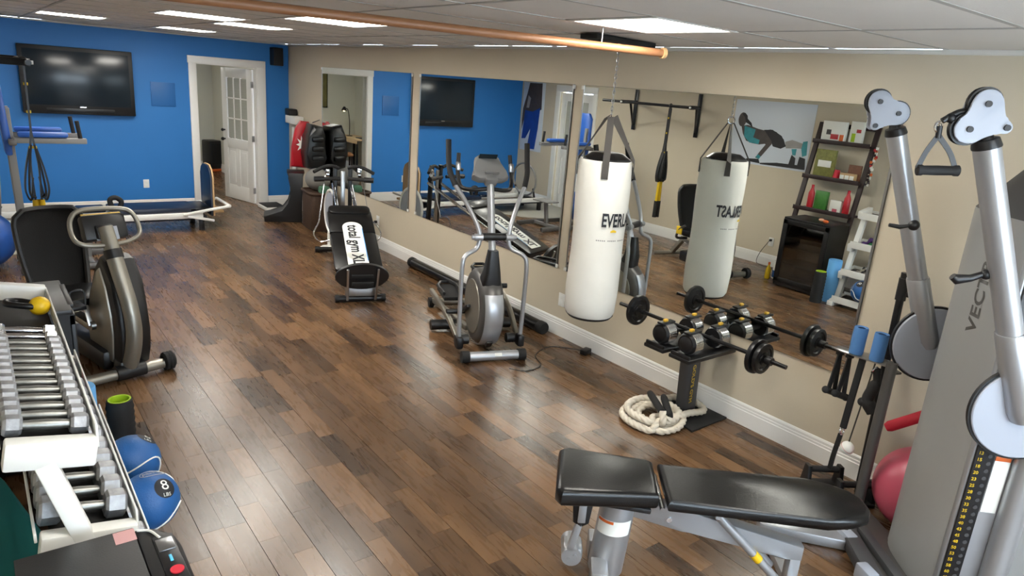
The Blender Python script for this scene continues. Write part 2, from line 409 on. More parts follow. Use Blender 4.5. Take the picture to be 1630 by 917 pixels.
for z0, z1 in ((0, .22), (.80, .95), (1.88, H_)): b_.box((W_ / 2, 0, (z0 + z1) / 2), (W_ - .25, .042, z1 - z0), .002)
b_.box((W_ / 2, 0, .51), (.1, .042, .6), .002); b_.o()
for x in (.2475, W_ - .2475):
    P('door_panel', M.white, dr).box((x, 0, .51), (.24, .026, .6), .002).box((x, 0, .51), (.15, .038, .5), .012).o()
for c_ in range(3):
    for r_ in range(3):
        P('window_pane', M.fros, dr).box((.13 + (W_ - .26) * (c_ + .5) / 3, 0, .95 + .93 * (r_ + .5) / 3), ((W_ - .26) / 3 - .02, .006, .29)).o()
for c_ in (1, 2): P('muntin', M.white, dr).box((.13 + (W_ - .26) * c_ / 3, 0, 1.415), (.02, .03, .93), .003).o()
for r_ in (1, 2): P('muntin', M.white, dr).box((W_ / 2, 0, .95 + .93 * r_ / 3), (W_ - .26, .03, .02), .003).o()
for z, r in ((.93, .028), (1.07, .024)):
    P('door_knob', M.satin, dr).cyl((W_ - .06, -.07, z), (W_ - .06, .07, z), .012).ell((W_ - .06, .065, z), r).ell((W_ - .06, -.065, z), r).o()
for z in (.2, 1.0, 1.8): P('hinge', M.steel, dr).box((.0, .0, z), (.012, .05, .09), .002).cyl((0, .026, z - .045), (0, .026, z + .045), .006, n=8).o()
# ---- closed door in the left wall (seen in the mirrors)
cas = P('trim_2', M.white)
for y in (8.875, 9.835): cas.box((XL + .012, y, 1.05), (.03, .11, 2.1), .006)
cas.box((XL + .012, 9.355, 2.12), (.032, 1.07, .11), .006); struct(cas.o())
d2 = bpy.data.objects.new('door_2', None); COL.objects.link(d2); d2.location = (XL - .05, 8.935, .01); struct(d2)
b_ = P('door_frame', M.white, d2).box((0, .07, 1.02), (.04, .13, 2.04)).box((0, .77, 1.02), (.04, .13, 2.04))
for z0, z1 in ((0, .25), (.9, 1.05), (1.9, 2.04)): b_.box((0, .42, (z0 + z1) / 2), (.04, .6, z1 - z0))
b_.o()
P('door_panel', M.white, d2).box((0, .42, .575), (.024, .58, .66), .01).o(); P('window_pane', M.fros, d2).box((0, .42, 1.475), (.012, .58, .86)).o()
P('door_knob', M.satin, d2).cyl((0, .06, 1), (.05, .06, 1), .012).ell((.06, .06, 1), .028).o()
# ---- ceiling: lay-in tiles, tee grid, light panels
ceil = struct(P('ceiling', M.mback).box(((XL + XM) / 2, (YF + YB) / 2, HC + .1), (XM - XL + .24, YB - YF + .24, .06)).o())
LIGHTS = [(2.48, 2.25), (1.87, 4.69), (1.26, 5.91), (1.87, 6.52), (.65, 8.35), (1.87, 8.96), (.65, 1.03), (1.87, -.8)]
gx = [XL, -.57, .04, .65, 1.26, 1.87, 2.48, 3.09, 3.70, XM]
gy = [YF] + [1.03 + .61 * k for k in range(-4, 17)] + [YB]
tiles_done = set()
def lit(i, j): return any(abs(gx[i] - lx) < .02 and abs(gy[j] - ly) < .02 for lx, ly in LIGHTS)
tme = {}
for j in range(len(gy) - 1):
    i = 1
    while i < len(gx) - 1:
        step = 1
        if i < 8 and i % 2 == 1 and not lit(i, j) and not lit(i + 1, j): step = 2
        if not lit(i, j):
            w, h = gx[min(i + step, len(gx) - 1)] - gx[i], gy[j + 1] - gy[j]
            key = (round(w, 3), round(h, 3))
            if w > .03 and h > .03:
                if key not in tme: o_ = P('ceiling_tile', M.tile, ceil).box((0, 0, 0), (w - .012, h - .012, .016), .004, seg=1).o(); tme[key] = o_.data
                else: o_ = bpy.data.objects.new('ceiling_tile', tme[key]); COL.objects.link(o_); o_.parent = ceil
                o_.location = (gx[i] + w / 2, gy[j] + h / 2, HC + .009 + rs.uniform(-.001, .002))
            if step == 2: pass
        i += step
gr = P('ceiling_grid', M.grid, ceil)
for y in gy[1:-1]: gr.box(((XL + XM) / 2, y, HC + .001), (XM - XL, .024, .004))
for x in (gx[3], gx[5], gx[7]): gr.box((x, (YF + YB) / 2, HC + .0005), (.024, YB - YF, .004))
for lx, ly in LIGHTS:
    for x in (lx, lx + .61): gr.box((x, ly + .305, HC + .001), (.024, .61, .0042))
gr.o()
for nm, c, d in (('trim_3', (XM - .012, (YF + YB) / 2, HC - .012), (.024, YB - YF, .024)), ('trim_4', ((XL + XM) / 2, YB - .012, HC - .01), (XM - XL, .024, .02)), ('trim_5', (XL + .012, (YF + YB) / 2, HC - .012), (.024, YB - YF, .024))):
    struct(P(nm, M.matte).box(c, d, .003).o())
LN = ['square ceiling light panel nearest the hanging punching bag', 'square ceiling light panel beside the wooden ceiling rail', 'ceiling light panel left of the two overlapping ones', 'ceiling light panel right of the two overlapping ones, above the doorway', 'leftmost ceiling light panel above the television', 'small far ceiling light panel close to the blue wall', 'ceiling light panel overhead, outside the picture', 'ceiling light panel behind the photographer']
for (lx, ly), lb in zip(LIGHTS, LN):
    t = thing('ceiling_light', lb, 'light', (lx + .305, ly + .305, HC), 0, 'ceiling light panels')
    fr = P('frame', M.white, t)
    for s_ in (-1, 1): fr.box((s_ * .29, 0, .006), (.03, .61, .02), .003).box((0, s_ * .29, .006), (.56, .03, .02), .003)
    fr.o(); P('diffuser', M.panel, t).box((0, 0, .006), (.55, .55, .008)).o()
t = thing('ceiling_light', 'ceiling light panel in the room beyond the door', 'light', (2.4, 13.2, HC), 0, 'ceiling light panels')
P('frame', M.white, t).box((0, 0, -.004), (.66, .66, .03), .004).o(); P('diffuser', M.panel, t).box((0, 0, -.022), (.58, .58, .008)).o()
# ---- mirrors
for nm, y0, y1, lb in (('a', 7.077, 9.594, 'large frameless wall mirror nearest the blue wall, showing the doorway'), ('b', 4.409, 6.895, 'middle frameless wall mirror behind the elliptical trainer'), ('c', 1.778, 4.291, 'large wall mirror behind the punching bag and barbell')):
    t = thing('wall_mirror', lb, 'mirror', (XM, (y0 + y1) / 2, .597), 0, 'wall mirrors')
    L_ = y1 - y0; H2 = 2.148 - .597
    P('backing', M.mback, t).box((-.004, 0, H2 / 2), (.008, L_, H2)).o()
    P('glass', M.mirror, t).box((-.0105, 0, H2 / 2), (.005, L_ - .004, H2 - .004)).o()
    for s_ in (-1, 1):
        P('edge_strip', M.steel, t).box((-.008, s_ * (L_ / 2 - .006), H2 / 2), (.015, .012, H2)).o()
        for z in (.02, H2 - .02): P('mirror_clip', M.whitepl, t).box((-.014, s_ * (L_ / 2 + .004), z), (.012, .03, .03), .003).cyl((-.02, s_ * (L_ / 2 + .004), z), (-.022, s_ * (L_ / 2 + .004), z), .006, n=8).o()
# ---- outlets
def outlet(label, loc, rz):
    t = thing('wall_outlet', label, 'outlet', loc, rz)
    P('cover_plate', M.whitepl, t).box((0, -.004, 0), (.075, .008, .118), .003).o()
    for s_ in (-1, 1): P('socket', M.whitepl, t).box((0, -.009, s_ * .025), (.036, .004, .03), .004).box((-.007, -.0115, s_ * .025), (.003, .001, .01)).box((.007, -.0115, s_ * .025), (.003, .001, .01)).o()
    return t
outlet('white wall outlet on the blue wall left of the doorway', (1.93, YB, .38), 0)
t = outlet('white wall outlet on beige wall behind the incline gym', (XM, 7.84, .345), -PI / 2)
P('plug', M.black, t).box((-.02, -.025, -.02), (.035, .035, .03), .006).o()
outlet('white wall outlet on beige wall behind the punching bag', (XM, 4.31, .33), -PI / 2)
t = outlet('white outlet with black plug by the refrigerator, seen in the mirror', (XL, 5.17, .33), PI / 2)
P('plug', M.black, t).box((0, -.025, .025), (.03, .035, .03), .006).tube(spl([(0, -.04, .025), (.02, -.06, -.02), (.1, -.07, -.17), (.12, -.08, -.3), (.0, -.1, -.325), (-.35, -.12, -.325)]), .004, 6).o()
# ================================================================ LARGE EQUIPMENT
def pad(name, out, h, T, m, par, r=.02):
    return P(name, m, par).prism(out, h, T, r, 3).o()
# ---------------------------------------------------------------- adjustable bench (foreground)
t = thing('weight_bench', 'adjustable weight bench with black padded seat and long back pad on silver frame', 'bench', (2.10, 1.83, 0), -.7075)
R = Matrix.Rotation
pad('seat_pad', [(-.225, -.205), (.195, -.115), (.205, .17), (.175, .19), (-.2, .19), (-.235, .16), (-.25, -.17)], .08, Matrix.Translation((0, 0, .45)) @ R(.062, 4, 'Y'), M.vinyl, t, .026)
out = [(.225, -.165), (.9, -.16), (1.01, -.148), (1.085, -.105), (1.12, -.04), (1.12, .04), (1.085, .1), (1.01, .145), (.9, .16), (.225, .165)]
pad('back_pad', out, .054, Matrix.Translation((0, 0, .4535)) @ R(.012, 4, 'Y'), M.vinyl, t, .024)
P('pad_base', M.black, t).box((-.01, .01, .404), (.36, .26, .024), .006, (0, .075, 0)).box((.63, 0, .412), (.75, .24, .018), .006, (0, .012, 0)).o()
post = P('post', M.silver, t).lathe([(.077, 0), (.08, .01), (.078, .33), (.074, .385)], (.02, 0, 0), (.07, 0, 1), 32).o()
P('warning_label', M.paper, post).grid(lambda u, v: V(.036 + .016 * (v - .5) * .3 + .083 * math.cos(-.7 - u * 2.0), .083 * math.sin(-.7 - u * 2.0), .225 + .075 * v), 14, 2).o()
P('label_stripe', M.orange, post).grid(lambda u, v: V(.037 + .0838 * math.cos(-1.75 - u * .94), .0838 * math.sin(-1.75 - u * .94), .284 + .014 * v), 10, 2).o()
bm_ = P('beam', M.silver, t)
bm_.prism([(.06, .315), (.06, .395), (.36, .355), (.88, .235), (.88, .165), (.8, .165), (.36, .26), (.34, .25)], .07, TM((0, 0, 0), (1, 0, 0), (0, 0, 1)), .006).o()
P('rear_leg', M.silver, t).box((.855, 0, .09), (.05, .06, .15), .006).box((.86, 0, .03), (.06, .42, .045), .01).o()
for s_ in (-1, 1): P('foot_cap', M.rubber, t).box((.86, s_ * .215, .028), (.066, .03, .052), .008).o()
P('strut', M.silver, t).cyl((.47, -.055, .37), (.78, -.05, .07), .019).cyl((.47, .055, .37), (.78, .05, .07), .019).cyl((.47, -.075, .37), (.47, .075, .37), .012).o()
P('adjusting_sleeve', M.yel, t).cyl((.655, -.052, .191), (.685, -.0515, .162), .021).o(); P('adjusting_knob', M.yel, t).cyl((.55, .07, .31), (.55, .095, .33), .014).o()
P('bolt', M.chrome, t).cyl((.27, -.036, .31), (.27, -.042, .31), .012, n=12).o()
P('seat_hinge', M.steel, t).box((.21, .02, .405), (.02, .1, .06), .004).cyl((.212, -.14, .42), (.212, .14, .42), .011).o()
P('seat_support', M.black, t).prism([(-.045, 0), (.045, 0), (.035, -.1), (0, -.125), (-.035, -.1)], .02, TM((-.12, -.075, .38), (1, 0, 0), (0, 0, 1)), .006).o()
P('seat_link', M.silver, t).bar((-.12, -.09, .385), (-.12, -.09, .285), .035, .008).bar((-.12, -.07, .3), (-.155, -.07, .13), .03, .03).o()
P('front_bracket', M.silver, t).box((-.14, -.02, .1), (.09, .11, .08), .02).cyl((-.145, -.085, .1), (-.145, .05, .1), .045).cyl((-.13, -.087, .11), (-.13, -.09, .11), .009, n=10).cyl((-.155, -.087, .09), (-.155, -.09, .09), .009, n=10).o()
P('front_foot', M.silver, t).box((-.02, -.12, .05), (.075, .12, .1), .008).box((-.02, .1, .05), (.075, .1, .1), .008).o()
P('foot_cap', M.rubber, t).box((-.02, -.185, .04), (.08, .03, .08), .008).o()
# ---------------------------------------------------------------- dual-arm cable machine
t = thing('cable_machine', 'tall grey dual-arm cable machine with two raised pulley arms', 'gym machine', (3.43, 1.015, 0), .7896)
shy = lambda x: .105 - (1.5 if x > 0 else .3) * x * x
out = [(-.335, -.30), (.125, -.30)] + [(x, shy(x)) for x in [.125 - .455 * i / 18 for i in range(19)]] + [(-.335, .06)]
P('shroud', M.shroud, t).prism(out, 1.70, Matrix.Translation((0, 0, .9)), .008).o()
top = [(x * .9, y * .9 - .02) for x, y in out]
sh = P('shroud_cap', M.dgrey, t); n_ = len(out)
vs = [V(x, y, 1.75) for x, y in out] + [V(x * .8, -.3 + (y + .3) * .62, 1.93) for x, y in out]
sh.add(vs, [(i, (i + 1) % n_, n_ + (i + 1) % n_, n_ + i) for i in range(n_)] + [tuple(range(n_, 2 * n_))]).o()
P('cap_trim', M.black, t).box((-.085, -.17, 1.935), (.3, .22, .02), .008).o()
for z in (.82, 1.6): P('tower_bracket', M.gunmetal, t).box((.22, -.16, z), (.2, .1, .06), .006).o()
text('panel_lettering', 'VECTRA', .088, M.gunmetal, t, None, 1.15, bend=lambda p: V(-.13 + p.y, shy(-.13 + p.y) + .0015, 1.25 + p.x), align='LEFT', spacing=1.05, bold=.0022)
P('base_plate', M.gunmetal, t).prism([(.30, .26), (-.30, .26), (-.42, .12), (-.42, -.38), (.08, -.38), (.08, .02), (.34, .16), (.41, .16), (.41, .1)][:6] + [(.2, .06), (.4, .085), (.41, .17)], .05, Matrix.Translation((0, 0, .027)), .008).o()
P('base_rail', M.dgrey, t).bar((.22, .27, .045), (-.3, .27, .045), .08, .07, .012).bar((.16, .2, .07), (-.28, .16, .07), .05, .04, .01).o()
for x in (.1, -.19): P('corner_cap', M.lightgrey, t).box((x, .29, .045), (.1, .06, .08), .01, (0, 0, .3)).o()
P('front_foot', M.silver, t).prism([(.04, .27), (.15, .27), (.165, .69), (.15, .715), (.1, .715), (.085, .69)], .06, Matrix.Translation((0, 0, .031)), .012).o()
for s in (-1, 1):
    ty = -.14 if s > 0 else -.02
    tw = P('tower', M.silver, t).cyl((s * .36, -.16 if s > 0 else -.125, .77 if s > 0 else .05), (s * .36, -.16 if s > 0 else -.125, 1.72), .05, n=24).box((s * .325, ty, 1.22 if s > 0 else .86), (.035, .2, .9 if s > 0 else 1.62), .008)
    tw.o()
    if s > 0: P('accessory_post', M.gunmetal, t).cyl((.385, .145, .04), (.385, .145, .9), .027, n=20).o()
    tk = -.09 if s > 0 else .035
    tr = P('height_track', M.black, t).box((s * .3475, tk, 1.22 if s > 0 else .85), (.012, .075, .86 if s > 0 else 1.56), .003).o()
    hb = P('track_hole', M.dgrey, tr)
    for i in range(44 if s < 0 else 24):
        z = (.12 if s < 0 else .82) + i * .034; hb.cyl((s * .354, tk - .017, z), (s * .3555, tk - .017, z), .009, n=8)
    hb.o(kind='stuff')
    if s < 0: text('track_number', '\n'.join(str(int(2.5 * i + .5)) for i in range(29)), .02, M.yellow, tr, TM((s * .355, tk + .02, .54), (0, s, 0), (0, 0, 1)), ext=.0004, line=1.5, bold=.0002)
    if s < 0: P('warning_label', M.paper, t).box((s * .3445, tk - .075, .66), (.003, .06, .24), .0005).o(), P('label_stripe', M.orange, t).box((s * .346, tk - .075, .79), (.003, .06, .02), .0005).o()
    # pivoting disc, carriage
    dz = 1.02
    P('carriage', M.gunmetal, t).box((s * .362, -.13 if s > 0 else .02, dz), (.03, .14, .2), .01).o()
    P('index_ring', M.black, t).cyl((s * .388, -.02, dz), (s * .404, -.02, dz), .197, n=48).o()
    ds = P('pivot_disc', M.lightgrey, t).lathe([(.02, -.008), (.183, -.006), (.187, 0), (.187, .026), (.183, .03), (.02, .033)], (s * .385, -.02, dz), (s, 0, 0), 48).o()
    dots = P('index_mark', M.yellow, ds)
    for i in range(26):
        a = PI * .35 + i * PI / 26 * .75; dots.box((s * .4085, -.02 + .193 * math.cos(a), dz + .193 * math.sin(a)), (.001, .006, .004))
    dots.o(kind='stuff')
    # arm
    hy, hz = (.425, 2.0)
    a0 = V(s * .415, .0, dz + .02); a1 = V(s * .40, .372 if s > 0 else .365, 2.03); d_ = (a1 - a0)
    F = frame(d_, (1, 0, 0))
    prof = [(math.cos(2 * PI * i / 20), 1.0 * math.sin(2 * PI * i / 20) * 1.25) for i in range(20)]
    arm = P('arm', M.silver, t).tube([a0 + d_ * .2, a0 + d_ * .99], .043, prof=prof, up=(1, 0, 0)).o()
    P('arm_sleeve', M.silver, t).tube([a0 - d_ * .04, a0 + d_ * .0, a0 + d_ * .30, a0 + d_ * .31], [.04, .052, .05, .047], prof=prof, up=(1, 0, 0)).o()
    P('arm_collar', M.black, t).tube([a0 + d_ * .985, a0 + d_ * .99, a0 + d_ * 1.015], [.046, .047, .042], prof=prof, up=(1, 0, 0)).o()
    P('bolt', M.black, t).cyl(a0 + d_ * .955 + V(-s * 0, 0, 0) + V(-.04, 0, 0), a0 + d_ * .955 + V(-.048, 0, 0), .012, n=12).o()
    lv = P('release_lever', M.black, t); q = a0 + d_ * (.575 if s > 0 else .52)
    if s > 0: lv.ell(q + V(-.05, 0, 0), .026).tube([q + V(-.05, .02, -.005), q + V(-.05, .06, -.015), q + V(-.05, .11, -.01)], [.008, .011, .009], 8)
    else: lv.ell(q + V(.02, .05, 0), .02).tube([q + V(.02, .06, 0), q + V(.02, .1, -.02), q + V(.02, .15, -.03), q + V(.02, .165, -.02)], [.012, .014, .02, .014], 10)
    lv.o()
    # pulley head: three-lobed side plates with two wheels between
    A, B_, C_ = ((.478, 2.158), (.388, 2.112), (.478, 2.05)) if s > 0 else ((.405, 2.165), (.445, 2.075), (.325, 2.09))
    pts = [(A, .05), (B_, .05), (C_, .02)]
    gx_, gz_ = sum(q_[0][0] for q_ in pts) / 3, sum(q_[0][1] for q_ in pts) / 3
    hl = []
    for i in range(64):
        a = 2 * PI * i / 64; rr = .16
        while rr > .01:
            x_, z_ = gx_ + rr * math.cos(a), gz_ + rr * math.sin(a)
            if sum(math.exp(-75 * (math.hypot(x_ - c[0], z_ - c[1]) - r)) for c, r in pts + [((gx_, gz_), .052)]) > 1: break
            rr -= .001
        hl.append((gx_ + rr * math.cos(a), gz_ + rr * math.sin(a)))
    for sd, mm in ((-1, M.lightgrey), (1, M.lightgrey)):
        P('pulley_plate', M.lightgrey, t).prism(hl, .01, TM((s * .40 + sd * .024, 0, 0), (0, 1, 0), (0, 0, 1)), .003).o()
    for c, r in pts:
        if r > .02: P('pulley', M.black, t).lathe([(.058, -.013), (.058, -.009), (.048, 0), (.058, .009), (.058, .013)], (s * .40, c[0], c[1]), (1, 0, 0), 28).o()
        P('bolt', M.satin, t).cyl((s * .40 - .036, c[0], c[1]), (s * .40 + .036, c[0], c[1]), .011, n=14).o()
    P('head_bracket', M.black, t).tube([a0 + d_ * 1.0, a0 + d_ * 1.035], [.034, .022], 14).o()
P('cable_end', M.black, t).tube(spl([(-.4, .44, 2.136), (-.4, .475, 2.132), (-.4, .503, 2.116), (-.4, .529, 2.096)], 5), .011, 12).ell((-.4, .503, 2.108), .018).o()
# single handle hanging from the near arm
h = thing('stirrup_grip', 'black strap handle hanging from the near pulley arm of the cable machine', 'pull handle', (3.43, 1.015, 0), .7896)
P('clip', M.chrome, h).tube(spl([(-.4, .536, 2.09), (-.4, .546, 2.086), (-.4, .546, 2.066), (-.4, .534, 2.056), (-.4, .53, 2.07)], 4, True), .005, 8).o()
P('cable_stop', M.black, h).tube(spl([(-.4, .533, 2.078), (-.4, .532, 2.065), (-.4, .531, 2.05), (-.4, .53, 2.035)]), .01, 10).o()
for a, b in (((-.4, .53, 2.045), (-.4, .575, 1.925)), ((-.4, .53, 2.045), (-.4, .445, 1.93))):
    a, b = V(*a), V(*b); P('strap', M.web if 0 else M.black, h).tube(spl([a, a * .5 + b * .5 + V(0, (b.y - .53) * .12, 0), b]), .0022, prof=[(-1, -4), (1, -4), (1, 4), (-1, 4)], up=(0, 0, 1)).o()
P('grip', M.rubber, h).lathe([(.017, -.072), (.02, -.07), (.02, -.056), (.017, -.05), (.018, 0), (.017, .05), (.02, .056), (.02, .07), (.017, .072)], (-.4, .504, 1.922), (0, -1, .07), 18).o()
# ---------------------------------------------------------------- heavy bag
t = thing('punching_bag', 'white canvas heavy punching bag with black lettering hanging from ceiling chain', 'punching bag', (3.335, 3.31, .6), 0)
def wob(a, z):
    k = max(0, (z - .98) / .1)
    return 1 + .018 * k * math.sin(a * 9 + 1) + .01 * math.sin(a * 3 + z * 7)
BR = .178
P('bag_body', M.canvas, t).lathe([(.02, .0), (.12, .002), (.16, .012), (.174, .04), (.178, .12)] + [(BR + .004 * math.sin(z * 9), z) for z in [.2 + .08 * i for i in range(10)]] + [(.178, 1.0), (.174, 1.05), (.17, 1.075), (.166, 1.08), (.15, 1.07)], (0, 0, 0), (0, 0, 1), 56, wob=wob).o()
P('bag_base', M.rubber, t).lathe([(.09, -.012), (.15, -.006), (.166, .012), (.12, .01)], (0, 0, 0), n=40).o()
P('bag_top', M.vinyl, t).lathe([(.158, 1.05), (.15, 1.09), (.1, 1.125), (.05, 1.13), (.0, 1.13)], n=28, cap=False, wob=lambda a, z: 1 + .08 * math.sin(a * 5)).o()
for k in range(4):
    a = math.radians(225 + 90 * k); e = V(math.cos(a), math.sin(a), 0); sd = V(-e.y, e.x, 0)
    pts = [e * .182 + V(0, 0, .97), e * .182 + V(0, 0, 1.075), e * .02 + V(0, 0, 1.355)]
    w = .022; vw = V(.707, -.707, 0); sds = [sd, sd, sd] if k % 2 == 0 else [sd, (sd + vw * .0 + V(0, 0, .7)).normalized(), (V(0, 0, .6) + vw * .8).normalized()]
    P('hanging_strap', M.web, t).add([p + sx_ * q + e * d for p, sx_ in zip(pts, sds) for q, d in ((-w, 0), (w, 0), (w, .005), (-w, .005))], [(0, 1, 5, 4), (1, 2, 6, 5), (2, 3, 7, 6), (3, 0, 4, 7), (4, 5, 9, 8), (5, 6, 10, 9), (6, 7, 11, 10), (7, 4, 8, 11), (0, 3, 2, 1), (8, 9, 10, 11)]).o()
P('ring', M.chrome, t).tube([V(.026 * math.cos(a) * .7, .026 * math.cos(a) * .7, 1.375 + .026 * math.sin(a)) for a in [2 * PI * i / 20 for i in range(20)]], .0045, 8, closed=True).o()
ch = []
n_l = 17
z0, z1 = 1.405, HC - .6 - .035
lk = [V(.0065 * math.cos(a), 0, (.016 if math.sin(a) > 0 else -.016) * abs(math.sin(a)) ** .6) for a in [2 * PI * i / 12 for i in range(12)]]
for i in range(n_l):
    z = z0 + (z1 - z0) * i / (n_l - 1); a = .8 if i % 2 else .8 + PI / 2
    P('chain_link', M.steel, t).tube([V(p.x * math.cos(a), p.x * math.sin(a), p.z + z) for p in lk], .0026, 6, closed=True).o()
def wrapt(z, phi, r): return lambda p: V(r * math.cos(phi + p.x / r), r * math.sin(phi + p.x / r), z + p.y)
text('bag_lettering', 'EVERLAST', .122, M.ink, t, None, .58, bold=.0035, bend=wrapt(.70, math.radians(229), BR + .006), align='LEFT', spacing=1.0)
P('bag_emblem', M.yellow, t).grid(lambda u, v: wrapt(.625, math.radians(250), BR + .006)(V(.045 * u, .02 * v * (1 - abs(u - .5)), 0)), 6, 3).o()
fp = P('fine_print', M.grey, t)
for i in range(22):
    if i % 6 == 5: continue
    f_ = wrapt(.565, math.radians(222), BR + .006); fp.quad(f_(V(i * .013, 0, 0)), f_(V(i * .013 + .008, 0, 0)), f_(V(i * .013 + .008, .008, 0)), f_(V(i * .013, .008, 0)))
fp.o(kind='stuff')
t = thing('ceiling_mount', 'black mounting board on ceiling holding the punching bag chain', 'mount', (3.335, 3.31, HC), .1)
P('board', M.rubber, t).prism([(-.3, -.07), (-.02, -.07), (0, -.05), (.3, -.06), (.31, .05), (.02, .06), (-.02, .075), (-.3, .065)], .03, Matrix.Translation((0, 0, -.019)), .004).o()
P('eye_bolt', M.steel, t).tube([V(.014 * math.cos(a), 0, -.048 + .014 * math.sin(a)) for a in [2 * PI * i / 14 for i in range(14)]], .004, 6, closed=True).o()
# ---------------------------------------------------------------- elliptical trainer
t = thing('elliptical_trainer', 'grey elliptical trainer with round flywheel housing and curved moving handlebars', 'elliptical', (3.11, 4.085, 0), -.337)
fb = P('front_stabiliser', M.silver, t).cyl((-.215, 0, .045), (.215, 0, .045), .038, n=24).o()
for s in (-1, 1): P('end_cap', M.rubber, t).cyl((s * .2, 0, .045), (s * .262, 0, .045), .047, n=24).o()
P('sticker', M.paper, fb).grid(lambda u, v: V(.0 + .06 * u, -.0388 * math.cos(.2 + v * .7), .045 + .0388 * math.sin(.2 + v * .7)), 2, 6).o()
cy_, cz_, rr_ = .36, .345, .315
P('housing', M.gunmetal, t).lathe([(.10, -.098), (.245, -.098), (.285, -.088), (rr_ - .004, -.06), (rr_ + .004, 0), (rr_ - .004, .06), (.285, .088), (.245, .098), (.10, .098)], (0, cy_, cz_), (1, 0, 0), 56).o()
for s in (-1, 1): P('housing_disc', M.dgrey if 0 else M.silver2, t).lathe([(.225, 0), (.222, .008), (.05, .014), (.0, .014)], (s * .097, cy_, cz_), (s, 0, 0), 48, cap=False).o()
fp_ = P('front_panel', M.silver, t); fp_.ang = 30
fp_.grid(lambda u, v: V((u - .5) * .15, cy_ - (rr_ + .012) * math.cos(-1.2 + 1.75 * v) + .02 * (abs(u - .5) * 2) ** 3, cz_ + (rr_ + .012) * math.sin(-1.2 + 1.75 * v)), 9, 18).o()
P('power_socket', M.black, t).box((.0, .15, .088), (.05, .03, .07), .004, (.7, 0, 0)).o()
P('mast_boot', M.black, t).tube([(0, .33, .52), (0, .22, .56), (0, .2, .68), (0, .205, .85)], [.085, .088, .062, .038], prof=rrect(2, 2.0, .5)).o()
mast = P('mast', M.silver, t).cyl((0, .2, .75), (0, .43, 1.42), .029, n=20).o()
P('console', M.grey, t).prism([(-.15, .0), (-.12, .045), (-.1, .19), (-.07, .215), (.07, .215), (.1, .19), (.12, .045), (.15, 0), (.1, -.03), (-.1, -.03)], .07, TM((0, .42, 1.385), (1, 0, 0), (0, .75, .66)), .016).o()
P('console_neck', M.grey, t).box((0, .4, 1.37), (.1, .07, .08), .015, (.6, 0, 0)).box((0, .375, 1.435), (.12, .02, .03), .01, (.6, 0, 0)).o()
P('console_screen', M.screen, t).box((0, .53, 1.525), (.15, .1, .004), .001, (-.85, 0, 0)).o()
for s in (-1, 1):
    gl_ = P('fixed_handle', M.black, t).tube(spl([(s * .02, .42, 1.3), (s * .14, .45, 1.285), (s * .21, .52, 1.3), (s * .225, .58, 1.4), (s * .215, .62, 1.55)], 6), .017, 10).o()
    P('pulse_sensor', M.steel, gl_).box((s * .223, .585, 1.45), (.038, .038, .07), .008, (-.25, 0, 0)).o()
P('pivot_bar', M.black, t).cyl((-.11, .22, .955), (.11, .22, .955), .03, n=18).o()
for s in (-1, 1):
    pv = [(s * .255, .13, .13), (s * .262, .13, .45), (s * .262, .13, .74), (s * .235, .15, .82), (s * .14, .19, .87), (s * .118, .2, .95), (s * .135, .22, 1.04), (s * .21, .31, 1.2), (s * .29, .4, 1.33)]
    ha = P('handle_arm', M.silver, t).tube(spl(pv, 6), .018, 12).o()
    P('foam_grip', M.rubber, ha).tube(spl([(s * .285, .395, 1.32), (s * .318, .45, 1.42), (s * .325, .49, 1.5), (s * .325, .53, 1.66)], 6), .022, 12).o()
    P('pivot_clamp', M.silver, ha).cyl((s * .095, .2, .955), (s * .16, .2, .955), .028, n=16).cyl((s * .16, .2, .955), (s * .18, .2, .955), .02, n=12).o()
    P('lower_joint', M.black, t).box((s * .255, .13, .12), (.06, .1, .1), .02).cyl((s * .16, .2, .115), (s * .27, .2, .115), .04, n=18).o()
    zz = .0 if s < 0 else .17
    P('pedal_arm', M.silver2, t).tube(spl([(s * .25, .16, .12), (s * .25, .5, .18 + zz * .8), (s * .245, .85, .2 + zz), (s * .24, 1.3, .19 + zz * .4)], 6), .028, prof=rrect(1.3, 1.8, .4)).o()
    pd = P('pedal', M.rubber, t).prism([(-.08, -.17), (.08, -.17), (.085, .1), (.05, .18), (-.05, .18), (-.085, .1)], .035, Matrix.Translation((s * .155, .95, .28 + zz)) @ R(.06, 4, 'X'), .008).o()
    P('pedal_rim', M.black, pd).tube([(s * .155 - .08, .8, .315 + zz), (s * .155 - .085, 1.05, .32 + zz), (s * .155 - .04, 1.13, .325 + zz), (s * .155 + .04, 1.13, .325 + zz), (s * .155 + .085, 1.05, .32 + zz), (s * .155 + .08, .8, .315 + zz)], .014, 8).o()
    P('crank', M.black, t).bar((s * .125, cy_, cz_), (s * .125, cy_ + .22, cz_ + (.1 if s > 0 else -.12)), .04, .03, .01).cyl((s * .09, cy_ + .22, cz_ + (.1 if s > 0 else -.12)), (s * .26, cy_ + .22, cz_ + (.1 if s > 0 else -.12)), .022).o()
    P('frame_rail', M.silver2, t).bar((s * .09, .5, .1), (s * .2, 1.38, .075), .045, .045, .01).o()
    P('roller', M.black, t).cyl((s * .15, .72, .06), (s * .36, .72, .06), .045, n=20).o()
P('rear_stabiliser', M.silver2, t).cyl((-.22, 1.38, .05), (.22, 1.38, .05), .035).o()
for s in (-1, 1): P('end_cap', M.rubber, t).cyl((s * .2, 1.38, .05), (s * .245, 1.38, .05), .048, n=18).o()
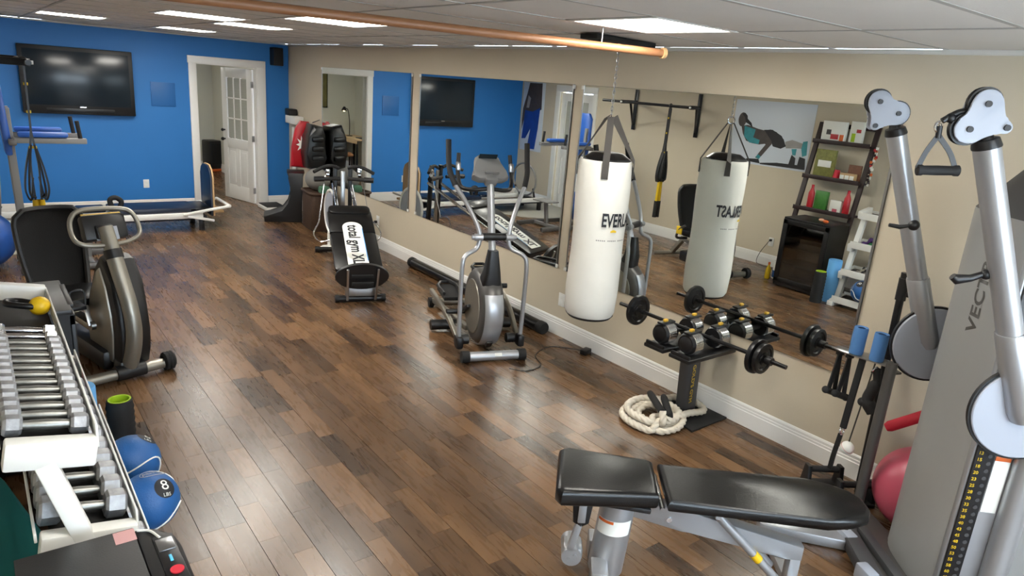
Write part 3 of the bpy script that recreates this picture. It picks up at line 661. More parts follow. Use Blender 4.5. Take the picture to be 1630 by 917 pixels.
# ---------------------------------------------------------------- incline gym
t = thing('incline_gym', 'black sliding incline trainer bench with white lettered stripe and crossbar tower', 'gym machine', (2.83, 5.9, 0), -.318)
P('front_foot', M.satin, t).cyl((-.225, -.02, .035), (.225, -.02, .035), .032, n=16).o()
for s in (-1, 1): P('end_cap', M.rubber, t).cyl((s * .2, -.02, .035), (s * .238, -.02, .035), .038, n=18).o()
for s in (-1, 1):
    P('rail', M.chrome, t).cyl((s * .1, -.02, .14), (s * .1, 1.72, .86), .02, n=14).o()
    P('squat_stand_post', M.steel, t).bar((s * .13, -.1, .04), (s * .14, -.21, .37), .022, .02, .004).o()
sd_ = P('squat_stand', M.black, t).prism(ellipse(.25, .135, 36), .035, TM((0, -.13, .285), (1, 0, 0), (0, -.28, 1)), .01).o()
for i in range(3): P('tread', M.rubber, sd_).box((0, -.155 - .018 * (1 - i) * 1.2, .285 + .065 * (i - 1)), (.2, .014, .04), .004, (.28, 0, 0)).o()
P('squat_stand_bracket', M.steel, t).box((0, -.06, .12), (.3, .02, .1), .004).o()
al = math.atan2(.42, 1.0)
Tb = TM((0, .05, .235), (1, 0, 0), (0, math.cos(al), math.sin(al)))
gb = P('glide_board', M.vinyl, t).prism(rrect(.46, .62, .04), .05, Tb @ Matrix.Translation((0, .34, .03)), .014).prism([(-.23, -.22), (.23, -.22), (.23, .15), (.2, .19), (-.2, .19), (-.23, .15)], .05, Tb @ Matrix.Translation((0, .88, .032)), .016).o()
stripe = rrect(.2, .66, .098, 8)
P('board_stripe', M.paper, gb).prism(stripe, .002, Tb @ Matrix.Translation((0, .5, .058)), 0).prism(rrect(.2, .2, .01), .002, Tb @ Matrix.Translation((0, .2, .058)), 0).o()
P('stripe_edge', M.ltblue, gb).box(Tb @ V(.096, .44, .06), (.008, .55, .0015), 0, Tb.to_3x3()).o()
text('board_lettering', 'total gym XL', .155, M.ink, gb, Tb @ Matrix.Translation((-.0, .77, .0605)) @ R(-PI / 2, 4, 'Z'), .8, ext=.0004, align='LEFT', bold=.004)
P('headrest', M.vinyl, t).prism(rrect(.44, .15, .06), .06, Tb @ Matrix.Translation((0, 1.05, .05)), .022).o()
P('carriage', M.satin, t).box(Tb @ V(0, .5, -.02), (.3, .9, .03), .004, Tb.to_3x3()).o()
P('tower', M.satin, t).bar((-.085, 1.72, .05), (-.085, 1.68, 1.08), .045, .045).bar((.085, 1.72, .05), (.085, 1.68, 1.08), .045, .045).o()
P('tower_plate', M.steel, t).box((0, 1.66, .62), (.05, .02, .8), .004).o()
P('rear_foot', M.satin, t).cyl((-.28, 1.95, .035), (.28, 1.95, .035), .03, n=16).bar((0, 1.7, .25), (0, 1.95, .05), .05, .05).o()
for s in (-1, 1):
    P('end_cap', M.rubber, t).cyl((s * .24, 1.95, .035), (s * .29, 1.95, .035), .037, n=16).o()
    P('pull_up_bar', M.rubber, t).tube(spl([(s * .05, 1.62, 1.06), (s * .13, 1.6, 1.085), (s * .22, 1.58, 1.07), (s * .33, 1.52, 1.02)], 5), .019, 10).o()
    P('press_bar', M.rubber, t).cyl((s * .04, 1.55, .95), (s * .32, 1.5, .945), .021, n=14).o()
    P('bar_foam', M.black, t).cyl((s * .22, 1.52, .947), (s * .325, 1.5, .945), .03, n=16).o()
    P('pulley', M.chrome, t).cyl((s * .16, 1.6, .99), (s * .19, 1.6, .99), .035, n=18).box((s * .175, 1.6, 1.02), (.05, .03, .05), .006).o()
    P('cable', M.steel, t).tube([(s * .2, 1.58, .98), (s * .27, 1.35, .62 if s < 0 else .5)], .004, 6).o()
    P('cable_handle', M.chrome, t).tube(spl([(s * .27, 1.35, .62 if s < 0 else .5), (s * .30, 1.2, .52), (s * .36, 1.1, .42), (s * .3, 1.05, .34), (s * .2, 1.03, .36)], 4), .008, 8).o()
# ---------------------------------------------------------------- padded tube on the floor
t = thing('foam_tube', 'long black padded tube lying on floor along the mirror wall baseboard', 'tube', (3.9, 5.62, .055), -.02)
P('tube_body', M.vinyl, t).lathe([(.05, -1.22), (.054, -1.2), (.054, 1.2), (.05, 1.22)], (0, 0, 0), (0, 1, 0), 22).o()
for s in (-1, 1): P('tube_end', M.rubber, t).lathe([(.054, 0), (.058, .005), (.058, .06), (.05, .075), (.0, .078)], (0, s * 1.17, 0), (0, s, 0), 22, cap=False).o()
# ---------------------------------------------------------------- dumbbell stand, adjustable dumbbells, barbell
t = thing('dumbbell_stand', 'black dumbbell stand with yellow lettered post and square floor plate', 'stand', (3.76, 2.68, 0), 0)
P('base_plate', M.rubber, t).prism([(-.19, -.2), (.2, -.19), (.2, .24), (-.1, .24)], .014, Matrix.Translation((0, 0, .0075)), .003).o()
po = P('post', M.satin if 0 else M.dgrey, t).tube([(.02, .03, .01), (-.09, -.03, .47)], 1, prof=[(x, y) for x, y in rrect(.13, .1, .03)], up=(0, 1, 0)).o()
T_ = TM((-.102, .005, .29), (.1, .06, -.46), (0, 1, .06)) @ Matrix.Translation((0, 0, .0))
text('post_lettering', "GOLD'S GYM", .042, M.yellow, po, TM((-.075, -.064, .27), (.10, .06, -.46), (.9, 0, .2)), 1.3, ext=.0006)
P('tray_arm', M.satin, t).box((-.06, -.03, .475), (.2, .2, .03), .006).o()
for y in (.13, -.085):
    P('cradle_tray', M.black, t).box((-.045, y, .5), (.5, .17, .028), .008).box((-.28, y, .522), (.02, .15, .03), .006).box((.175, y, .522), (.02, .15, .03), .006).o()
def adj_dumbbell(loc, label):
    d = thing('adjustable_dumbbell', label, 'dumbbell', loc, 0, 'adjustable dumbbells on the stand')
    P('handle', M.satin, d).cyl((-.08, 0, 0), (.08, 0, 0), .017, n=16).lathe([(.017, 0), (.04, .03), (.045, .035)], (-.075, 0, 0), (-1, 0, 0), 20).lathe([(.017, 0), (.04, .03), (.045, .035)], (.075, 0, 0), (1, 0, 0), 20).o()
    for s in (-1, 1):
        for k in range(6): P('weight_plate', M.chrome, d).lathe([(.07, -.006), (.074, -.003), (.074, .003), (.07, .006)], (s * (.105 + .0125 * k), 0, 0), (1, 0, 0), 28).o()
        P('end_housing', M.black, d).cyl((s * .173, 0, 0), (s * .195, 0, 0), .07, .06, n=24).cyl((s * .195, 0, 0), (s * .202, 0, 0), .05, .035, n=24).o()
        P('inner_cover', M.black, d).cyl((s * .078, 0, 0), (s * .098, 0, 0), .064, n=24).o()
        P('selector_rail', M.black, d).box((s * .14, 0, .076), (.13, .05, .014), .004).o()
        P('selector_pin', M.gold, d).box((s * .15, -.0, .09), (.035, .024, .018), .006).o()
    return d
adj_dumbbell((3.705, 2.81, .592), 'chrome adjustable dumbbell on stand farther from the cable machine')
adj_dumbbell((3.71, 2.595, .592), 'chrome adjustable dumbbell on stand nearer the cable machine, above post')
t = thing('barbell', 'black barbell with iron plates resting across the adjustable dumbbells', 'barbell', (3.665, 2.65, .635), 0)
t.rotation_euler = (0, 0, .01)
P('bar', M.satin, t).cyl((0, -.67, 0), (0, .67, 0), .0135, n=14).o()
for s, ks in ((-1, ((.47, .108), (.51, .095))), (1, ((.5, .108), (.54, .07)))):
    for (y, r) in ks:
        if s > 0 and r < .09: continue
        pl = P('weight_plate', M.rubber if 0 else M.satin, t).lathe([(.02, -.017), (.04, -.017), (.042, -.01), (r * .72, -.008), (r * .78, -.016), (r, -.014), (r + .003, 0), (r, .014), (r * .78, .016), (r * .72, .008), (.042, .01), (.04, .017), (.02, .017)], (0, s * y, 0), (0, 1, 0), 36).o()
        for k in range(3):
            a = k * 2 * PI / 3 + .4; P('grip_slot', M.rubber, pl).box((.055 * math.cos(a), s * y, .055 * math.sin(a)), (.035, .022, .012), .004, (0, -a + PI / 2, 0)).o()
    P('collar', M.black, t).cyl((0, s * .535, 0), (0, s * .575, 0), .026, n=16).o()
    P('inner_collar', M.black, t).cyl((0, s * .43, 0), (0, s * .455, 0), .02, n=16).o()
# ---------------------------------------------------------------- battle rope
t = thing('battle_rope', 'coiled thick white battle rope with black taped handles on floor', 'rope', (3.5, 2.75, 0), 0)
def rope(pts, name='rope_strand'):
    c = spl(pts, 12); o_ = P(name, M.rope, t); o_.ang = 60
    o_.v = []; N = len(c); n = 24
    tg = [(c[min(i + 1, N - 1)] - c[max(i - 1, 0)]).normalized() for i in range(N)]
    F = frame(tg[0]); x = F.col[0].copy(); vs = []; L_ = 0
    for i in range(N):
        if i: L_ += (c[i] - c[i - 1]).length
        x = x - tg[i] * x.dot(tg[i]); x.normalize(); y = tg[i].cross(x)
        for j in range(n):
            a = 2 * PI * j / n; r = .0155 + .009 * abs(math.cos(1.5 * (a - L_ * 48))) ** .7
            vs.append(c[i] + x * r * math.cos(a) + y * r * math.sin(a))
    fs = [(i * n + j, i * n + (j + 1) % n, (i + 1) * n + (j + 1) % n, (i + 1) * n + j) for i in range(N - 1) for j in range(n)] + [tuple(range(n))[::-1], tuple(range((N - 1) * n, N * n))]
    return o_.add(vs, fs).o()
def coil(cx, cy, a, b, rot, z, a0, a1, n=18, grow=0.):
    o_ = []
    for i in range(n):
        u = i / (n - 1); an = a0 + (a1 - a0) * u; k = 1 + grow * u
        p = (a * k * math.cos(an), b * k * math.sin(an)); o_.append((cx + p[0] * math.cos(rot) - p[1] * math.sin(rot), cy + p[0] * math.sin(rot) + p[1] * math.cos(rot), z + .004 * (1 + math.sin(3 * an))))
    return o_
path = [(3.39, 2.60, .15), (3.375, 2.575, .08)]
for k_, (cx, cy, a_, b_, z_) in enumerate(((3.50, 2.745, .115, .11, .026), (3.485, 2.74, .16, .155, .026), (3.468, 2.735, .2, .2, .026), (3.475, 2.745, .175, .17, .07))):
    path += coil(cx, cy, a_, b_, .38, z_, -2.6, 3.45, 17, .02)
path += [(3.42, 2.68, .065), (3.55, 2.60, .07), (3.68, 2.605, .06), (3.84, 2.6, .04), (3.9, 2.72, .03), (3.84, 2.84, .03), (3.72, 2.87, .035), (3.6, 2.84, .08), (3.5, 2.72, .1), (3.43, 2.6, .09), (3.41, 2.55, .12)]
path = [(x - 3.5, y - 2.75, max(z, 0.0258 + .019 * min(1, max(0, (x - 3.47) / .05)))) for x, y, z in path]
rope(path)
for a, b in (((-.11, -.15, .14), (-.005, .06, .17)), ((-.09, -.2, .125), (.045, -.02, .165))):
    a, b = V(*a), V(*b); d_ = b - a
    P('handle_sleeve', M.rubber, t).tube([a, a + d_ * .1, a + d_ * .9, b], [.021, .024, .024, .019], 12).o()
# ---------------------------------------------------------------- cable accessories on the side of the machine
OX = 3.7
t = thing('accessory_rack', 'grey metal accessory plate with pegs on side of cable machine', 'rack', (OX, 1.58, .85), .05)
P('plate', M.steel, t).prism([(-.05, -.16), (.05, -.17), (.06, .0), (.03, .15), (-.03, .16), (-.05, .1)], .008, Matrix.Translation((0, 0, 0)), .002).o()
P('arm', M.gunmetal, t).bar((-.02, -.14, -.012), (-.05, -.205, -.016), .04, .014).o()
for y in (.125, .07, .0, -.1): P('peg', M.black, t).cyl((.0, y, -.016), (.0, y, -.004), .012, n=12).o()
for y, lb in ((.035, 'blue foam grip sleeve on accessory plate, left one'), (-.075, 'blue foam grip sleeve on accessory plate, right one next to the disc')):
    o_ = P('foam_sleeve', M.bluefoam).lathe([(.02, .145), (.034, .15), (.036, .14), (.036, .01), (.034, 0), (.02, 0)], (0, 0, 0), n=24, cap=False).o(); o_.location = (OX - .02, 1.58 + y, .856); tag(o_, lb, 'foam sleeve', 'blue foam grip sleeves'); o_.rotation_euler = (0, .03, 0)
for k, (y, lb) in enumerate(((.125, 'black nylon stirrup handle hanging leftmost from accessory plate'), (.07, 'black nylon stirrup handle hanging second from left on accessory plate'))):
    h = thing('nylon_stirrup', lb, 'handle', (OX, 1.58 + y, .822), PI / 2 - .25, 'stirrup handles')
    P('strap', M.web if 0 else M.rubber, h).tube([(0, 0, 0), (0, .03, -.22)], .004, prof=[(-1, -3.5), (1, -3.5), (1, 3.5), (-1, 3.5)]).tube([(0, 0, 0), (0, -.02, -.24)], .004, prof=[(-1, -3.5), (1, -3.5), (1, 3.5), (-1, 3.5)]).o()
    P('top_loop', M.rubber, h).box((0, 0, 0), (.03, .04, .02), .006).o()
    P('grip', M.rubber, h).cyl((0, .05, -.215), (0, -.04, -.25), .018, n=14).ell((0, .05, -.215), .021).ell((0, -.04, -.25), .021).o()
h = thing('strap_harness', 'long black strap with steel ring hanging from accessory plate to floor handle', 'strap', (OX, 1.58, .832), 0)
P('strap', M.rubber, h).tube(spl([(0, 0, 0), (0, .01, -.2), (0, .02, -.42)]), .007, prof=[(-1, -2.4), (1, -2.4), (1, 2.4), (-1, 2.4)]).tube(spl([(0, .025, -.46), (0, .038, -.6), (.008, .045, -.69)]), .006, prof=[(-1, -2), (1, -2), (1, 2), (-1, 2)]).o()
P('ring', M.chrome, h).tube([V(.02 * math.cos(a), .022 + .005 * math.sin(a), -.44 + .02 * math.sin(a)) for a in [2 * PI * i / 16 for i in range(16)]], .006, 8, closed=True).o()
h = thing('rope_attachment', 'black rubber triceps attachment clipped under the right foam sleeve', 'handle', (OX - .02, 1.49, .812), 0)
P('attachment_body', M.rubber, h).tube(spl([(0, 0, 0), (.01, -.01, -.08), (.0, .01, -.18), (.01, -.03, -.24)], 6), [.02] * 6 + [.03] * 7 + [.036] * 6, 10).ell((.02, -.045, -.25), .026).ell((-.01, .03, -.2), .024).o()
P('clip', M.chrome, h).tube(spl([(0, 0, .01), (.02, .01, -.01), (0, .02, -.03), (-.02, .01, -.01)], 3, True), .005, 6, closed=True).o()
h = thing('hanging_baseball', 'white baseball grip hanging on a thin cord beside black pole', 'ball', (OX, 1.522, .84), 0)
P('cord', M.web, h).cyl((0, -.01, 0), (0, .03, -.49), .004, n=6).o()
P('ball', M.paper, h).ell((0, .032, -.53), .037).o(); P('stitching', M.red, h).tube([V(.0372 * math.cos(a), .032 + .0372 * math.sin(a) * math.cos(.6), -.53 + .0372 * math.sin(a) * math.sin(.6)) for a in [2 * PI * i / 24 for i in range(24)]], .0012, 4, closed=True).o()
t = thing('exercise_bar', 'upright black steel bar with clamp collar on top leaning by wall', 'bar', (3.885, 1.53, 0), 0)
P('bar', M.satin, t).cyl((-.02, -.02, .0), (.02, .02, 1.2), .02, n=16).o(); P('collar', M.black, t).cyl((.018, .018, 1.15), (.021, .021, 1.27), .027, n=18).cyl((.022, .022, 1.27), (.0225, .0225, 1.3), .022, n=18).box((.02, -.03, 1.19), (.03, .05, .03), .006).o()
for lb, loc, rz in (('black push-up handle block on floor beneath the hanging strap', (3.72, 1.66, 0), .5), ('black push-up handle block on floor beside the pink ball', (3.72, 1.47, 0), .3)):
    h = thing('push_up_bar', lb, 'push-up bar', loc, -.6, 'push-up handles')
    P('grip', M.rubber, h).cyl((-.09, 0, .115), (.09, 0, .115), .019, n=14).o()
    for s in (-1, 1): P('upright', M.black, h).prism([(-.05, 0), (.05, 0), (.022, .14), (-.022, .14)], .026, TM((s * .095, 0, 0), (0, 1, 0), (0, 0, 1)), .005).o()
    P('base', M.rubber, h).box((0, 0, .012), (.2, .11, .022), .006).o()
o_ = P('exercise_ball', M.pink).ell((0, 0, 0), (.22, .22, .225), 48, 32).o(); o_.location = (3.765, 1.18, .226); tag(o_, 'pink inflated exercise ball squeezed behind the grey cable machine', 'exercise ball')
o_ = P('foam_bar', M.redfoam).tube([(0, 0, 0), (.02, 0, .001), (.27, 0, .004), (.29, 0, .005)], [.02, .028, .028, .02], 16).o(); o_.location = (3.66, 1.37, .53); o_.rotation_euler = (0, -.62, -1.1); tag(o_, 'red foam covered bar sticking out above the pink ball', 'bar')
# ---------------------------------------------------------------- wooden rail hung under the ceiling
t = thing('wooden_rail', 'long varnished wooden rail hanging just below the ceiling', 'rail', (3.25, 2.86, 2.345), 0)
d_ = V(-3.6, .62, -.0)
P('pole', M.wood, t).cyl((0, 0, 0), d_, .022, n=20).o(); P('pole_end', M.plywood, t).cyl(-d_.normalized() * .004, d_.normalized() * .016, .031, n=20).o()
for u in (.12, .75): P('hanger', M.steel, t).cyl(d_ * u + V(0, 0, .02), d_ * u + V(0, 0, .095), .004, n=8).o()
# ---------------------------------------------------------------- cord and adapter by the wall
t = thing('power_adapter', 'small black power adapter on floor with thin cord to the elliptical', 'adapter', (3.9, 3.86, 0), .3)
P('brick', M.black, t).box((0, 0, .022), (.1, .06, .042), .008).o(); P('cord', M.black, t).tube(spl([(0, .03, .02), (-.03, .2, .006), (-.12, .3, .006), (-.35, .27, .006), (-.5, .12, .006), (-.68, .14, .006), (-.76, .24, .02)]), .004, 6).o()
# ================================================================ BACK OF THE ROOM
t = thing('television', 'large flat black television mounted on the blue wall', 'television', (1.215, YB - .022, 1.31), 0)
TW, TH = 1.26, .83
P('bezel', M.black, t).box((0, -.05, TH / 2), (TW, .07, TH), .012).o()
P('screen', M.screen, t).box((0, -.0865, TH / 2 + .03), (TW - .1, .004, TH - .16), .001).o()
P('speaker_bar', M.satin, t).box((0, -.088, .05), (TW - .5, .006, .05), .002).o(); P('emblem', M.chrome, t).box((.02, -.0915, .095), (.07, .002, .012)).o()
P('wall_bracket', M.satin, t).box((0, .002, TH / 2), (.5, .036, .3)).o()
t = thing('wall_speaker', 'small black loudspeaker mounted high on blue wall near corner', 'speaker', (3.79, YB, 2.115), 0)
P('cabinet', M.black, t).prism([(-.085, -.02), (.085, -.02), (.07, -.15), (-.07, -.15)], .255, Matrix.Translation((0, 0, .13)), .008).o(); P('grille', M.rubber, t).box((0, -.152, .13), (.13, .006, .23), .004).o()
o_ = P('wall_patch', mat('patch_paint', (30, 100, 168), .5)).box((0, -.006, 0), (.31, .012, .32), .002).o(); o_.location = (2.22, YB, 1.615); tag(o_, 'square blue painted access panel on the blue wall', 'panel')
# incline/jump reformer along the blue wall
t = thing('pilates_reformer', 'low white framed sliding exercise bed with black carriage along the blue wall', 'exercise bed', (0, 9.66, 0), 0)
for s in (-1, 1): P('rail', M.whitepl, t).box((1.12, s * .26, .2), (2.35, .05, .07), .008).o()
for x in (.0, 2.3): P('end_beam', M.satin, t).box((x, 0, .17), (.08, .56, .06), .008).o()
for x in (.02, 2.28):
    for s in (-1, 1): P('leg', M.satin, t).box((x, s * .24, .075), (.06, .06, .14), .008).cyl((x, s * .24, .0), (x, s * .24, .02), .035, n=14).o()
P('carriage_pad', M.navy, t).box((1.75, 0, .27), (.95, .5, .06), .015).o(); P('fixed_pad', M.vinyl, t).box((2.27, 0, .27), (.26, .5, .05), .015).o()
P('headrest', M.navy, t).box((1.08, 0, .285), (.3, .3, .05), .02).o()
for s in (-1, 1): P('shoulder_rest', M.rubber, t).tube(spl([(1.3, s * .1, .3), (1.28, s * .1, .4), (1.34, s * .1, .43), (1.4, s * .1, .38), (1.38, s * .1, .3)], 5), .03, 10).o()
P('deck', M.navy, t).box((1.1, 0, .14), (2.1, .46, .015), .003).o()
jb = P('jump_board', M.navy, t).prism([(-.25, .17), (.25, .17), (.25, .68), (.2, .76), (.1, .81), (-.1, .81), (-.2, .76), (-.25, .68)], .02, TM((2.43, .05, 0), (0, 1, 0), (0, 0, 1)), .002).o()
P('board_back', M.plywood, jb).prism([(-.255, .17), (.255, .17), (.255, .685), (.205, .767), (.1, .82), (-.1, .82), (-.205, .767), (-.255, .685)], .02, TM((2.452, .05, 0), (0, 1, 0), (0, 0, 1)), .002).o()
for s in (-1, 1): P('foot_bar_arm', M.whitepl, t).bar((2.05, s * .3, .22), (2.62, s * .3, .31), .05, .03, .008).bar((2.1, s * .3, .2), (2.42, s * .3, .13), .05, .03, .008).o()
P('foot_bar', M.whitepl, t).cyl((2.62, -.3, .31), (2.62, .3, .31), .022, n=14).o()
P('board_stand', M.plywood, t).box((2.52, .05, .22), (.12, .45, .03), .004).o()
P('rebounder_rim', M.grey, t).tube([V(.2 + .02 * math.sin(a), .32 * math.cos(a), .53 + .28 * math.sin(a)) for a in [2 * PI * i / 36 for i in range(36)]], .016, 10, closed=True).o()
P('rebounder_mat', mat('translucent_grey_mesh', (150, 148, 140), .7), t).lathe([(.0, 0), (.98, 0), (.98, .01), (0, .01)], (0, 0, 0), (0, 0, 1), 36, cap=False).o()
t.children[-1].matrix_local = Matrix.Translation((.2, 0, .53)) @ Matrix.Rotation(PI / 2, 4, 'Y') @ Matrix.Diagonal((.275, .315, 1, 1))
for s in (-1, 1): P('rebounder_post', M.satin, t).bar((.1, s * .2, .2), (.2, s * .26, .4), .03, .03, .006).o()
# platform by the door
t = thing('step_platform', 'low white step with black rubber top beside the door', 'step', (3.6, 10.62, 0), 0)
P('body', M.whitepl, t).box((0, 0, .03), (.3, .42, .058), .01).o(); P('rubber_top', M.rubber, t).box((0, 0, .063), (.28, .4, .012), .004).o()
# black curved backrest piece
o_ = P('curved_stand', M.black)
prof = [(-.31, .0), (.2, .0), (.2, .65), (.235, .7), (.0, .7), (.03, .63), (.055, .5), (.055, .38), (.02, .26), (-.06, .15), (-.18, .105), (-.32, .085)]
o_.prism(prof, .42, TM((0, 0, 0), (1, 0, 0), (0, 0, 1)), .015); o_ = o_.o(); o_.location = (3.54, 9.79, 0); o_.rotation_euler = (0, 0, -.35); tag(o_, 'black moulded curved stand with rounded foot beside the doorway', 'stand')
t = thing('wicker_basket', 'brown wicker basket on the floor in the corner', 'basket', (3.74, 9.12, 0), -.1)
P('body', M.wicker, t).prism(rrect(.34, .52, .06), .5, Matrix.Translation((0, 0, .255)), .01).o(); P('rim', M.wicker, t).tube([V(x, y, .51) for x, y in rrect(.35, .53, .06)], .018, 8, closed=True).o()
o_ = P('grey_cushion', mat('grey_cloth', (120, 118, 114), .85, bump=.3, bs=40)).ell((0, 0, 0), (.16, .22, .15), 24, 16).o(); o_.location = (3.76, 9.22, .66); tag(o_, 'rounded grey cushion bulging out of the wicker basket', 'cushion')
o_ = P('green_cloth', mat('green_cloth', (70, 110, 88), .8)).box((0, 0, 0), (.14, .12, .1), .03).o(); o_.location = (3.74, 8.95, .56); tag(o_, 'folded dark green cloth in the wicker basket', 'cloth')
# hanging body protector
t = thing('body_protector', 'red and black padded boxing vest with white starburst hanging on the beige wall', 'boxing vest', (3.83, 9.6, .725), 0)
P('vest_front', M.red, t).prism([(-.17, .02), (.1, .0), (.13, .3), (.13, .6), (.09, .66), (-.03, .67), (-.1, .56), (-.15, .3)], .13, TM((-.03, .28, 0), (1, -.25, 0), (0, 0, 1)), .045).o()
P('vest_back', M.vinyl, t).prism([(-.12, .06), (.1, .0), (.135, .2), (.135, .52), (.09, .63), (-.06, .66), (-.1, .5), (-.13, .25)], .36, TM((.0, -.06, 0), (1, -.1, 0), (0, 0, 1)), .06).o()
for z in (.2, .33, .46): P('vest_rib', M.vinyl, t).box((-.01, -.25, z), (.16, .04, .07), .018).o()
st = P('vest_emblem', M.paper, t); n_ = 18
st.prism([((.085 if i % 2 else .04) * math.cos(2 * PI * i / n_), (.13 if i % 2 else .06) * math.sin(2 * PI * i / n_)) for i in range(n_)], .006, TM((-.055, .215, .34), (1, -.25, 0), (-.1, 0, 1)), 0).o()
P('hanging_hook', M.steel, t).cyl((.05, .1, .66), (.158, .1, .7), .008, n=8).o()
t = thing('wall_dispenser', 'small white box with black lid mounted on wall above the red vest', 'dispenser', (XM, 10.5, 1.3), 0)
P('body', M.whitepl, t).box((-.07, 0, .06), (.14, .4, .12), .015).o(); P('lid', M.black, t).box((-.08, .1, .165), (.13, .2, .1), .02).o()
o_ = P('white_pipe', M.whitepl).cyl((0, 0, 0), (0, 0, 1.25), .03, n=14).o(); o_.location = (3.93, 10.55, 0); tag(o_, 'thin white pipe standing against wall below the dispenser', 'pipe')
t = thing('round_disc', 'white round disc standing behind the incline gym', 'disc', (3.42, 7.98, .19), -.12)
P('rim', M.whitepl, t).tube([V(.0, .24 * math.cos(a), .265 + .265 * math.sin(a)) for a in [2 * PI * i / 36 for i in range(36)]], .016, 8, closed=True).o()
P('face', M.lightgrey, t).lathe([(0, -.006), (.235, -.006), (.235, .006), (0, .006)], (0, 0, .265), (1, 0, 0), 32, cap=False).o()
P('foot', M.whitepl, t).cyl((-.02, 0, -.19), (-.02, 0, .01), .02, n=12).lathe([(.11, -.19), (.1, -.17), (.02, -.155)], (-.02, 0, 0), n=20).o()
# captain's chair
t = thing('captains_chair', 'grey knee-raise tower with blue back pad and padded blue arms', 'gym machine', (.36, 8.2, 0), 0)
P('upright', M.grey, t).bar((-.02, -.12, .04), (-.06, -.12, 1.55), .06, .05).bar((-.02, .12, .04), (-.06, .12, 1.55), .06, .05).o()
P('back_pad', M.bluepad, t).prism([(-.15, 1.12), (.15, 1.12), (.17, 1.3), (.16, 1.7), (.1, 1.78), (-.1, 1.78), (-.16, 1.7), (-.17, 1.3)], .06, TM((.0, 0, 0), (0, 1, 0), (-.06, 0, 1)), .02).o()
for s in (-1, 1):
    P('arm_rail', M.grey, t).box((.26, s * .26, 1.27), (.58, .06, .05), .006).o()
    P('arm_pad', M.bluepad, t).box((.2, s * .26, 1.325), (.4, .1, .05), .02).o()
    P('grip', M.rubber, t).cyl((.5, s * .26, 1.29), (.48, s * .26, 1.46), .019, n=14).o()
    P('base_leg', M.gunmetal, t).bar((-.1, s * .3, .04), (.85, s * .3, .04), .06, .06, .01).o()
P('cross_member', M.gunmetal, t).box((-.02, 0, .04), (.06, .62, .06), .008).box((-.04, 0, 1.25), (.06, .6, .05), .008).o()
P('foot_step', M.grey, t).box((.55, 0, .42), (.24, .36, .02), .005).bar((.55, 0, .42), (.5, 0, .06), .05, .05).box((.5, 0, .04), (.06, .62, .05), .008).o()
# pull-up bar and suspension straps
t = thing('pull_up_bar', 'dark wall-mounted pull-up bar on long brackets', 'pull-up bar', (0, 0, 2.0), 0)
P('bar', M.satin, t).cyl((.38, 5.93, 0), (.38, 7.72, 0), .019, n=16).o()
for y in (6.05, 7.3):
    yy = y + .63
    P('wall_strip', M.satin, t).box((XL + .027, yy, -.12), (.012, .07, .62), .003).o()
    P('bracket_arm', M.satin, t).bar((XL + .03, yy, .0), (.39, y + .02, .0), .05, .05, .004).bar((XL + .04, yy, -.35), (-.1, (y + yy) / 2, -.02), .03, .03, .004).o()
    P('arm_bolt', M.whitepl, t).cyl((.4, y + .02, .0), (.418, y + .02, .0), .013, n=12).o()
t = thing('suspension_trainer', 'black and yellow suspension straps hanging from the pull-up bar', 'straps', (.38, 6.42, 2.0), 0)
fl_ = [(-1, -4), (1, -4), (1, 4), (-1, 4)]
P('anchor', M.black, t).tube([V(.028 * math.cos(a), 0, .028 * math.sin(a)) for a in [2 * PI * i / 16 for i in range(16)]], .006, 8, closed=True).o()
P('main_strap', M.black, t).tube([(0, 0, -.03), (0, .01, -.55)], .006, prof=fl_).o()
for z in (-.16, -.36): P('strap_marking', M.yellow, t).box((0, .004, z), (.03, .016, .02), .002).o()
for s in (-1, 1):
    P('leg_strap', M.black, t).tube(spl([(0, .01, -.5), (s * .025, .01, -.75), (s * .02, .01, -1.02)]), .006, prof=fl_).o()
    P('strap_loop', M.black, t).tube(spl([(s * .02, .01, -.62), (s * .06, .02, -.8), (s * .075, .02, -.95), (s * .045, .02, -1.02), (s * .02, .02, -.85)]), .006, prof=fl_).o()
    P('strap_loop', M.rubber, t).tube(spl([(s * .01, -.01, -.6), (s * .04, -.02, -.8), (s * .05, -.02, -.97), (s * .015, -.02, -1.0)]), .006, prof=fl_).o()
    P('yellow_sleeve', M.yellow, t).cyl((s * .02, .01, -1.02), (s * .028, .01, -1.29), .021, n=10).o()
    P('foam_handle', M.rubber, t).cyl((s * .028, .01, -1.29), (s * .03, .01, -1.52), .028, n=12).o()
P('strap_tag', M.yellow, t).box((.0, -.012, -.62), (.05, .012, .02), .003).o()
# recumbent bike
t = thing('recumbent_bike', 'recumbent exercise bike with black mesh seat and silver curved column', 'exercise bike', (.68, 4.94, 0), .24)
P('front_foot', M.silver2, t).cyl((-.3, 0, .055), (.27, 0, .055), .036, n=18).o()
for s, x_ in ((-1, -.29), (1, .235)):
    P('wheel_cap', M.rubber, t).lathe([(.034, 0), (.062, .008), (.066, .02), (.06, .03), (.066, .04), (.06, .05), (.066, .06), (.05, .075), (0, .078)], (x_, 0, .066), (s, 0, 0), 24, cap=False).o()
P('foot_clamp', M.black, t).cyl((-.075, 0, .06), (.11, 0, .06), .052, n=18).box((.02, .05, .085), (.14, .13, .11), .03).o()
col = spl([(.02, .0, .1), (.03, -.05, .24), (.035, -.065, .38), (.03, -.035, .54), (.02, .03, .7), (.01, .085, .84)], 6)
P('column', M.silver2, t).tube(col, .05, 18).o(); P('column_collar', M.black, t).tube([(.011, .078, .825), (.008, .1, .88)], .056, 18).o(); P('upper_column', M.silver2, t).tube([(.009, .095, .87), (0, .16, 1.02)], .046, 16).o()
